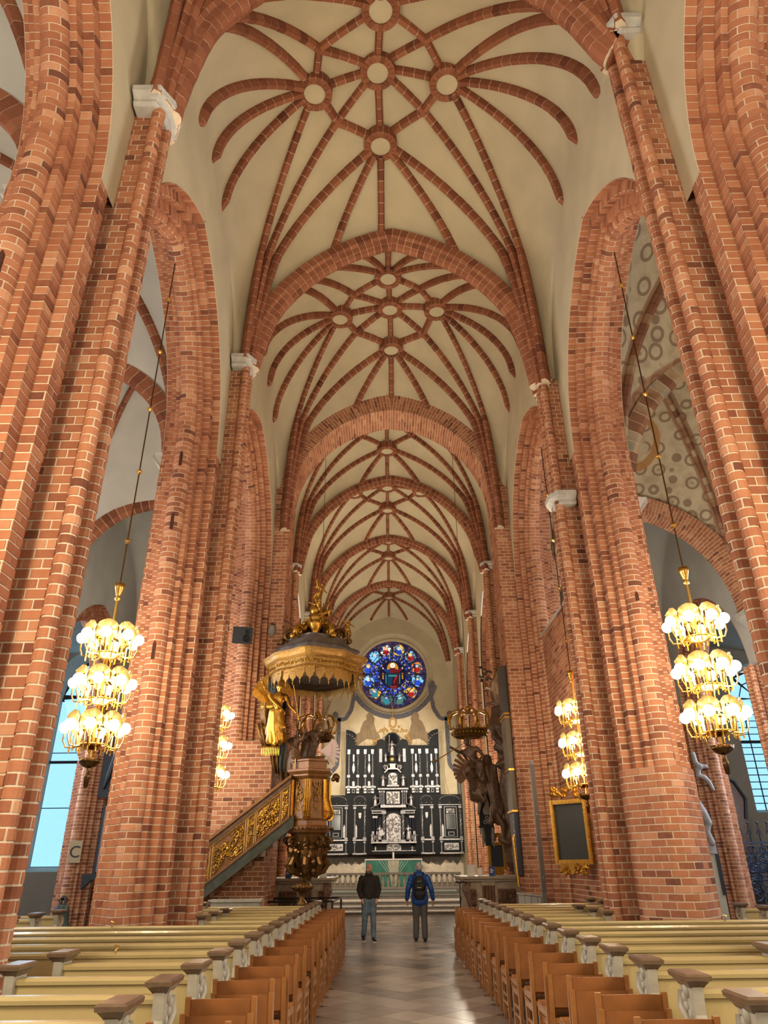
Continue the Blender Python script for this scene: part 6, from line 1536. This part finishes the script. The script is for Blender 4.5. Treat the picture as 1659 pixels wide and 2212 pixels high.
for s in (-1, 1): MB().tube([(s*.06, .17, 1.42), (s*.12, .08, 1.52), (s*.16, -.08, 1.46), (s*.17, -.19, 1.3), (s*.16, -.17, 1.12), (s*.13, .1, 1.02)], .022, 6).build('strap', BP, p2)
MB().box(-.05, .05, .302, .306, 1.19, 1.2).build('logo_strip', PAPER, p2)
for s in (-1, 1): MB().box(s*.025-.008, s*.025+.008, .285, .3, 1.33, 1.345).build('clip', PAPER, p2)
ph = thing('phone', 'phone with a bright blue screen in the hand of the man in blue', 'phone', (.905, 20.50, .80)); MB().box(-.005, .005, -.04, .04, -.07, .07).build('case', BP, ph); MB().box(.005, .006, -.035, .035, -.065, .065).build('screen', mat('screen_blue', srgb(120, 170, 230), .3, emit=srgb(120, 180, 240), es=.8), ph); MB().box(-.006, -.005, -.035, .035, -.065, .065).build('back', mat('phone_back', srgb(120, 160, 220), .3), ph)
# ================================================================== smaller furnishings
SPK = mat('black_speaker', srgb(30, 31, 33), .6); SPKG = mat('speaker_grille', srgb(44, 46, 48), .8)
def speaker():
    r = thing('loudspeaker', 'black box loudspeaker mounted on the left chancel pillar', 'loudspeaker', (-4.25, 19.0, 7.25)); r.rotation_euler = (.28, 0, .25)
    MB().prism([(-.27, 0), (.27, 0), (.27, .46), (-.27, .46)], 'y', -.12, .12).build('cabinet', SPK, r); MB().box(-.25, .25, -.13, -.12, .02, .44).build('grille', SPKG, r)
    MB().lathe([(.01, 0), (.10, 0), (.11, -.012), (.115, 0)], (.12, -.13, .16), 18, (0, 1, 0)).build('woofer_ring', SPK, r); MB().lathe([(.01, 0), (.05, 0), (.055, -.012), (.06, 0)], (.12, -.13, .34), 14, (0, 1, 0)).build('tweeter_ring', SPK, r)
    MB().tube([(0, .12, .23), (-.02, .40, .16)], .025, 6).build('bracket', SPK, r)
speaker()
def column_speaker():
    r = thing('column_speaker', 'slim grey column loudspeaker standing against the right chancel pillar', 'loudspeaker', (3.50, 19.1, 0)); G = mat('grey_column', srgb(122, 112, 106), .5)
    MB().box(-.055, .055, -.05, .05, 1.0, 4.1).build('housing', G, r); MB().box(-.045, .045, -.056, -.05, 1.1, 4.0).build('grille', mat('grey_mesh', srgb(112, 102, 96), .7, noise=.2, nscale=60), r)
    for z in (1.4, 2.8): MB().box(-.012, .012, -.06, -.056, z, z+.03).build('screw', SILVER, r)
    MB().box(-.05, .05, -.04, .3, 0, 1.0).build('foot', G, r)
column_speaker()
def framed(label, c, w_, h, ax, field, name='framed_board', sy=-1):
    """ax 'x': hangs on a wall of constant x (faces -x), 'y': faces the camera"""
    r = thing(name, label, 'board', c); r.rotation_euler = (0, 0, -pi/2 if ax == 'x' else 0)
    MB().box(-w_/2, w_/2, -.02, .02, 0, h).build('panel', field, r); f = .09
    for nm, (a, b, z0, z1) in dict(l=(-w_/2-f, -w_/2, -f, h+f), r=(w_/2, w_/2+f, -f, h+f), b=(-w_/2, w_/2, -f, 0), t=(-w_/2, w_/2, h, h+f)).items():
        mb = MB().box(a, b, -.07, .02, z0, z1); mb.box(a+.02, b-.02, -.09, -.07, z0+.02, z1-.02); mb.build('frame', GOLD, r)
    def P1(s, t, hh): return V(((s-.5)*w_*1.2, -.05-hh, h+f+t*.26))
    def P2(s, t, hh): return V(((s-.5)*w_*1.1, -.05-hh, -f-.2+t*.2))
    relief(P1, 16, .028, 77, 2.2).build('carved_crest', GOLD, r); mb = relief(P2, 12, .024, 78, 2.4); mb.prism([(-w_*.5, -f), (w_*.5, -f), (w_*.3, -f-.16), (0, -f-.19), (-w_*.3, -f-.16)], 'y', -.06, -.03); mb.build('carved_apron', GOLD, r)
    return r
BOARD = mat('black_board', srgb(44, 44, 40), .6, noise=.2, nscale=3)
framed('gold framed dark board on the brick wall below the far right chandelier', (3.83, 17.0, 1.78), .72, 1.12, 'y', BOARD).rotation_euler = (0, 0, -.72)
framed('small gold framed slate blue board behind the right royal pew', (3.30, 25.35, 1.64), .38, .62, 'y', mat('slate_blue', srgb(50, 58, 74), .6))
# gilt strips of an epitaph on the chancel pillar
def epitaph():
    r = thing('epitaph', 'tall narrow gilt and grey epitaph on the nave face of the right chancel pillar', 'epitaph', (0, 0, 0)); GR = mat('epitaph_grey', srgb(118, 104, 84), .6)
    for k, (z0, z1, mt) in enumerate(((4.05, 5.4, GR), (3.0, 4.0, GR), (5.45, 6.9, mat('epitaph_dark', srgb(70, 64, 58), .6)))): MB().box(3.12, 3.255, 20.3, 21.1, z0, z1).build('panel', mt, r)
    for z in (2.95, 4.0, 5.4, 5.5): MB().box(3.09, 3.255, 20.28, 21.12, z, z+.05).build('gilt_moulding', GOLD, r)
    MB().box(3.14, 3.255, 20.35, 21.1, 1.45, 2.95).build('lower_panel', mat('epitaph_blue', srgb(58, 66, 84), .6), r)
    for k in range(6): z = 1.6+.22*k; MB().box(3.135, 3.15, 20.4, 20.62, z, z+.03).build('fret', GOLDP, r); MB().box(3.135, 3.15, 20.4 if k % 2 else 20.59, 20.43 if k % 2 else 20.62, z, z+.22).build('fret', GOLDP, r)
    MB().tube([(3.1, 20.3, 1.2), (3.06, 20.28, 2.3), (3.1, 20.28, 2.4)], .035, 6).build('gilt_rod', GOLD, r)
epitaph()
MON = mat('monument_marble', srgb(168, 158, 152), .6, noise=.35, nscale=5); MOND = mat('monument_black', srgb(26, 30, 38), .4)
def monument():
    r = thing('wall_monument', 'grey stone and black monument on the right chancel wall near the altar', 'monument', (3.1, 25.2, 0))
    MB().box(-.30, .12, .0, .12, 2.6, 4.3).build('back', MOND, r)
    o = Org()
    for s in (-1, 1): o.limb([(-.2+.12*s, -.05, 4.3), (-.25+.1*s, -.08, 3.9), (-.15+.12*s, -.06, 3.5), (-.22+.1*s, -.05, 3.2)], [.08, .07, .08, .05], 7)
    o.ball((-.05, -.1, 3.3), .16, 8, 6, (1, .4, 1)); o.skin('carved_figures', MON, r, .03, 2)
    for k, (x, z) in enumerate(((-.12, 2.95), (0, 2.95), (-.06, 3.07))): MB().lathe([(.03, 0), (.065, 0), (.065, -.03), (.03, -.03), (.03, 0)], (x, -.02, z), 14, (0, 1, 0), cap=False).build('stone_ring', MON, r)
    MB().box(-.34, .16, -.06, .1, 2.78, 2.84).build('shelf', MOND, r); MB().box(-.16, .04, -.04, .1, 2.25, 2.78).build('tablet', MOND, r)
    for s in (-1, 1): MB().tube([(-.06+.17*s, -.03, 2.78), (-.06+.15*s, -.05, 2.5), (-.06+.18*s, -.03, 2.2)], [.06, .07, .02], 6).build('bracket', MON, r)
monument()
# handrail at the foot of the pulpit
BLK = mat('black_steel', srgb(24, 24, 26), .5)
hr = thing('handrail', 'low black steel handrail before the left royal pew', 'handrail', (0, 0, 0))
MB().tube([(-3.6, 19.95, .92), (-1.62, 19.95, .92)], .022, 6).build('rail', BLK, hr); MB().tube([(-3.4, 20.9, .96), (-1.46, 20.9, .96), (-1.62, 19.95, .92)], .022, 6).build('rail', BLK, hr)
for x, y in ((-1.64, 19.95), (-1.48, 20.9), (-1.85, 20.6), (-2.6, 19.95), (-3.5, 19.95)): MB().box(x-.025, x+.025, y-.025, y+.025, 0, .93).build('post', BLK, hr)
ms = thing('microphone_stand', 'thin black stand with a bent top beside the right royal pew', 'stand', (1.66, 21.2, 0)); MB().tube([(0, 0, .03), (.01, 0, 1.25)], .014, 6).build('pole', BLK, ms); MB().tube([(-.1, 0, 1.3), (.01, 0, 1.27), (.12, 0, 1.3), (.2, 0, 1.26)], .02, 6).build('bent_top', BLK, ms); MB().lathe([(.12, 0), (.12, .02), (.02, .03)], (0, 0, 0), 12).build('base', BLK, ms); MB().tube([(0, 0, .8), (.02, 0, .95)], .025, 6).build('clamp', BLK, ms)
# grey half-door beside the right chancel pillar, chest beneath the stair
gd = thing('half_door', 'low grey boarded half door beside the right chancel pillar', 'door', (3.0, 20.0, 0))
for k in range(4): MB().box(.02+.155*k, .165+.155*k, -.02-.03*k, .02-.03*k, 0, 1.02-.02*k).build('board', mat('pale_grey_paint', srgb(188, 184, 176), .6), gd)
MB().obox((.32, -.05, 1.02), (.34, -.06, -.035), (0, .05, 0), (0, 0, .02)).build('cap_rail', PEWG, gd)
ct = thing('chest', 'pale grey chest with a flat lid below the pulpit stair', 'chest', (-3.7, 18.2, 0)); MB().box(-.55, .55, -.2, .2, 0, 1.0).build('body', PEWG, ct); MB().box(-.6, .6, -.24, .24, 1.0, 1.05).build('lid', PEWG, ct)
# bell on its stand in the left aisle
bl = thing('bell', 'old green bronze bell standing in the left aisle beside the pillar', 'bell', (-6.72, 15.9, .62)); BRZ = mat('green_bronze', srgb(62, 78, 80), .5, .4, noise=.35, nscale=6)
MB().lathe([(.0, .46), (.10, .45), (.14, .40), (.15, .3), (.17, .15), (.22, .03), (.25, 0), (.23, -.02), (.2, 0)], (0, 0, 0), 22).build('bell_body', BRZ, bl, True)
mb = MB()
for a in range(4): t = pi/4+a*pi/2; mb.tube([(.05*cos(t), .05*sin(t), .45), (.09*cos(t), .09*sin(t), .53), (.02*cos(t), .02*sin(t), .58)], .02, 6)
mb.ball((0, 0, .57), .05, 8, 6); mb.build('crown_loops', BLK, bl, True); MB().box(-.3, .3, -.3, .3, -.62, -.02).build('stand', CARVD, bl)
# C sign on the outer left pillar
sg = thing('letter_sign', 'small beige sign reading C on the outer left pillar', 'sign', (-10.62, 25.74, 1.98)); sg.rotation_euler = (0, 0, .2)
MB().box(-.2, .2, -.015, .015, -.1, .56).build('board', mat('beige_board', srgb(186, 164, 128), .7), sg)
def letter(txt, size, mt, par, loc, name='letter', rot=(pi/2, 0, 0)):
    c = bpy.data.curves.new(name, 'FONT'); c.body = txt; c.size = size; c.extrude = .003; c.align_x = 'CENTER'; c.materials.append(mt); o = bpy.data.objects.new(name, c); link(o, par); o.location = loc; o.rotation_euler = rot; return o
letter('C', .5, BLK, sg, (0, -.02, .06))
# carved wooden crucifix figure and monuments in the right aisle
cf_ = thing('carved_figure', 'pale carved wooden fragment of a bent figure on the right outer pillar', 'statue', (10.62, 25.78, 3.95)); o = Org()
o.limb([(-.12, 0, 1.15), (-.1, -.03, .85), (.02, -.05, .72)], [.09, .09, .11], 8); o.limb([(.02, -.05, .74), (.22, -.08, .72)], [.09, .07], 8); o.limb([(-.02, 0, .7), (-.08, 0, .45), (.1, -.04, .36), (.22, -.04, .22), (.34, 0, -.02)], [.1, .1, .1, .085, .06], 8); o.skin('figure', MON, cf_, .03, 2)
mn = thing('memorial', 'pale carved memorial on the near side of the right outer pillar', 'monument', (10.3, 26.0, 0)); o = Org()
o.limb([(.1, 0, 3.6), (.2, -.1, 3.2), (.3, -.12, 2.9)], [.12, .16, .14], 8); o.limb([(.3, -.1, 2.9), (.2, -.1, 2.6), (.3, -.1, 2.3)], [.12, .12, .12], 8); o.skin('figure', MON, mn, .035, 2)
MB().box(.1, .42, -.1, .3, 1.95, 2.3).build('bracket', MON, mn); MB().box(.12, .42, -.05, .3, 0, 1.95).build('shaft', mat('beige_stone', srgb(178, 164, 140), .7), mn); MB().box(.34, .46, -.08, .1, .75, 1.95).build('dark_edge', BLK, mn)
# wrought iron grille and dark tomb at the right edge
GRL = mat('blue_black_iron', srgb(34, 42, 60), .5)
gr = thing('iron_grille', 'dark wrought iron grille at the right edge behind the outer pillar', 'grille', (13.3, 28.4, 0))
for k in range(9): x = -.9+.35*k; mb = MB().tube([(x, 0, 0), (x, 0, 2.75)], .03, 5); mb.tube([(x-.09, 0, 2.6), (x, 0, 2.95), (x+.09, 0, 2.6)], .02, 5); mb.ball((x, 0, 3.0), .05, 6, 4); mb.build('bar', GRL, gr)
for z in (.3, 1.2, 2.3): MB().box(-1.0, 2.1, -.03, .03, z, z+.06).build('crossbar', GRL, gr)
def Pg(s, t, h): return V((-.95+3.0*s, -.02-h, .4+1.85*t))
relief(Pg, 120, .022, 91, 1.6).build('scrollwork', GRL, gr)
tb = thing('tomb_panel', 'dark wooden memorial with a curved top leaning behind the right outer pillar', 'monument', (13.3, 29.4, 0))
MB().prism([(-.5, 1.8), (.3, 1.8), (.25, 3.2), (.4, 3.9), (.1, 4.5), (-.3, 4.75), (-.5, 4.4)], 'y', 0, .2).build('panel', CARVD, tb); MB().tube([(-.5, -.02, 4.4), (-.3, -.02, 4.75), (.1, -.02, 4.5), (.4, -.02, 3.9), (.25, -.02, 3.2)], .06, 6).build('frame', MOND, tb); MB().box(-.5, .3, 0, .2, 0, 1.8).build('base', CARVD, tb)
# grey board and epitaph on the left outer pillar
eb = thing('notice_board', 'narrow grey notice board beside the outer left pillar', 'board', (-9.75, 25.6, 0)); MB().box(-.03, .55, -.03, .05, 1.6, 3.6).build('panel', mat('blue_grey_panel', srgb(122, 126, 140), .6), eb); MB().box(-.1, -.03, -.04, .06, 1.55, 3.65).build('edge', BLK, eb); MB().prism([(-.45, 1.55), (.6, 1.55), (.45, 1.4), (-.1, 1.38), (-.42, 1.1)], 'y', -.05, .1).build('shelf', BLK, eb); MB().box(.1, .4, -.02, .05, 0, 1.5).build('post', BLK, eb)
ec = thing('dark_epitaph', 'dark carved epitaph above the grey notice board in the left aisle', 'epitaph', (-9.9, 26.0, 4.3)); o = Org(); o.limb([(.2, 0, 1.6), (.1, 0, 1.2), (.0, 0, .8), (-.1, 0, .3), (-.2, 0, -.1)], [.12, .14, .1, .1, .05], 7); o.skin('carving', MOND, ec, .035, 2); MB().box(-.05, .5, -.05, .05, 1.5, 1.8).build('top', BLK, ec); MB().box(-.4, .0, .03, .08, -.4, 1.6).build('back_panel', BLK, ec)
fs_ = thing('flower_bracket', 'small dried flower bunch on a bracket high on the right chancel wall', 'flowers', (3.3, 25.0, 7.6)); o = Org(); q = random.Random(8)
for k in range(14): o.ball((q.uniform(-.2, .2), q.uniform(-.2, .1), q.uniform(-.1, .4)), .07, 6, 4)
o.limb([(0, 0, -.1), (.05, 0, -.6), (.3, .3, -.9)], [.03, .025, .02], 6); o.skin('bunch', CARVD, fs_, .03, 1)
wl2 = thing('wall_lamp', 'small white lamp on an iron bracket above the pulpit canopy', 'lamp', (-3.6, 20.0, 8.0)); MB().lathe([(.03, .1), (.1, .05), (.12, -.1), (.05, -.25)], (0, 0, 0), 12).build('shade', MON, wl2, True); MB().tube([(-.2, .12, .18), (.0, .05, .15), (.05, -.02, .1)], .025, 6).build('bracket', CARVD, wl2)
# ================================================================== fuse the soft shapes into single skins
bpy.context.view_layer.update()
lt = [o for o in SC.objects if o.type == 'FONT']
dg = bpy.context.evaluated_depsgraph_get(); _map = {}
for o in REMESH:
    key = o.data.name
    if key not in _map: _map[key] = bpy.data.meshes.new_from_object(o.evaluated_get(dg), preserve_all_data_layers=False, depsgraph=dg)
for o in REMESH:
    me = _map[o.data.name]; o.modifiers.clear(); o.data = me
for o in lt:
    n = bpy.data.objects.new('letter', bpy.data.meshes.new_from_object(o.evaluated_get(dg), depsgraph=dg)); link(n, o.parent); n.location = o.location; n.rotation_euler = o.rotation_euler
    bpy.data.objects.remove(o)
for mt in bpy.data.materials:
    if mt.name.startswith('glass_') or mt.name in ('lit_globe', 'blue_window_glass', 'screen_blue'): mt.cycles.emission_sampling = 'NONE'
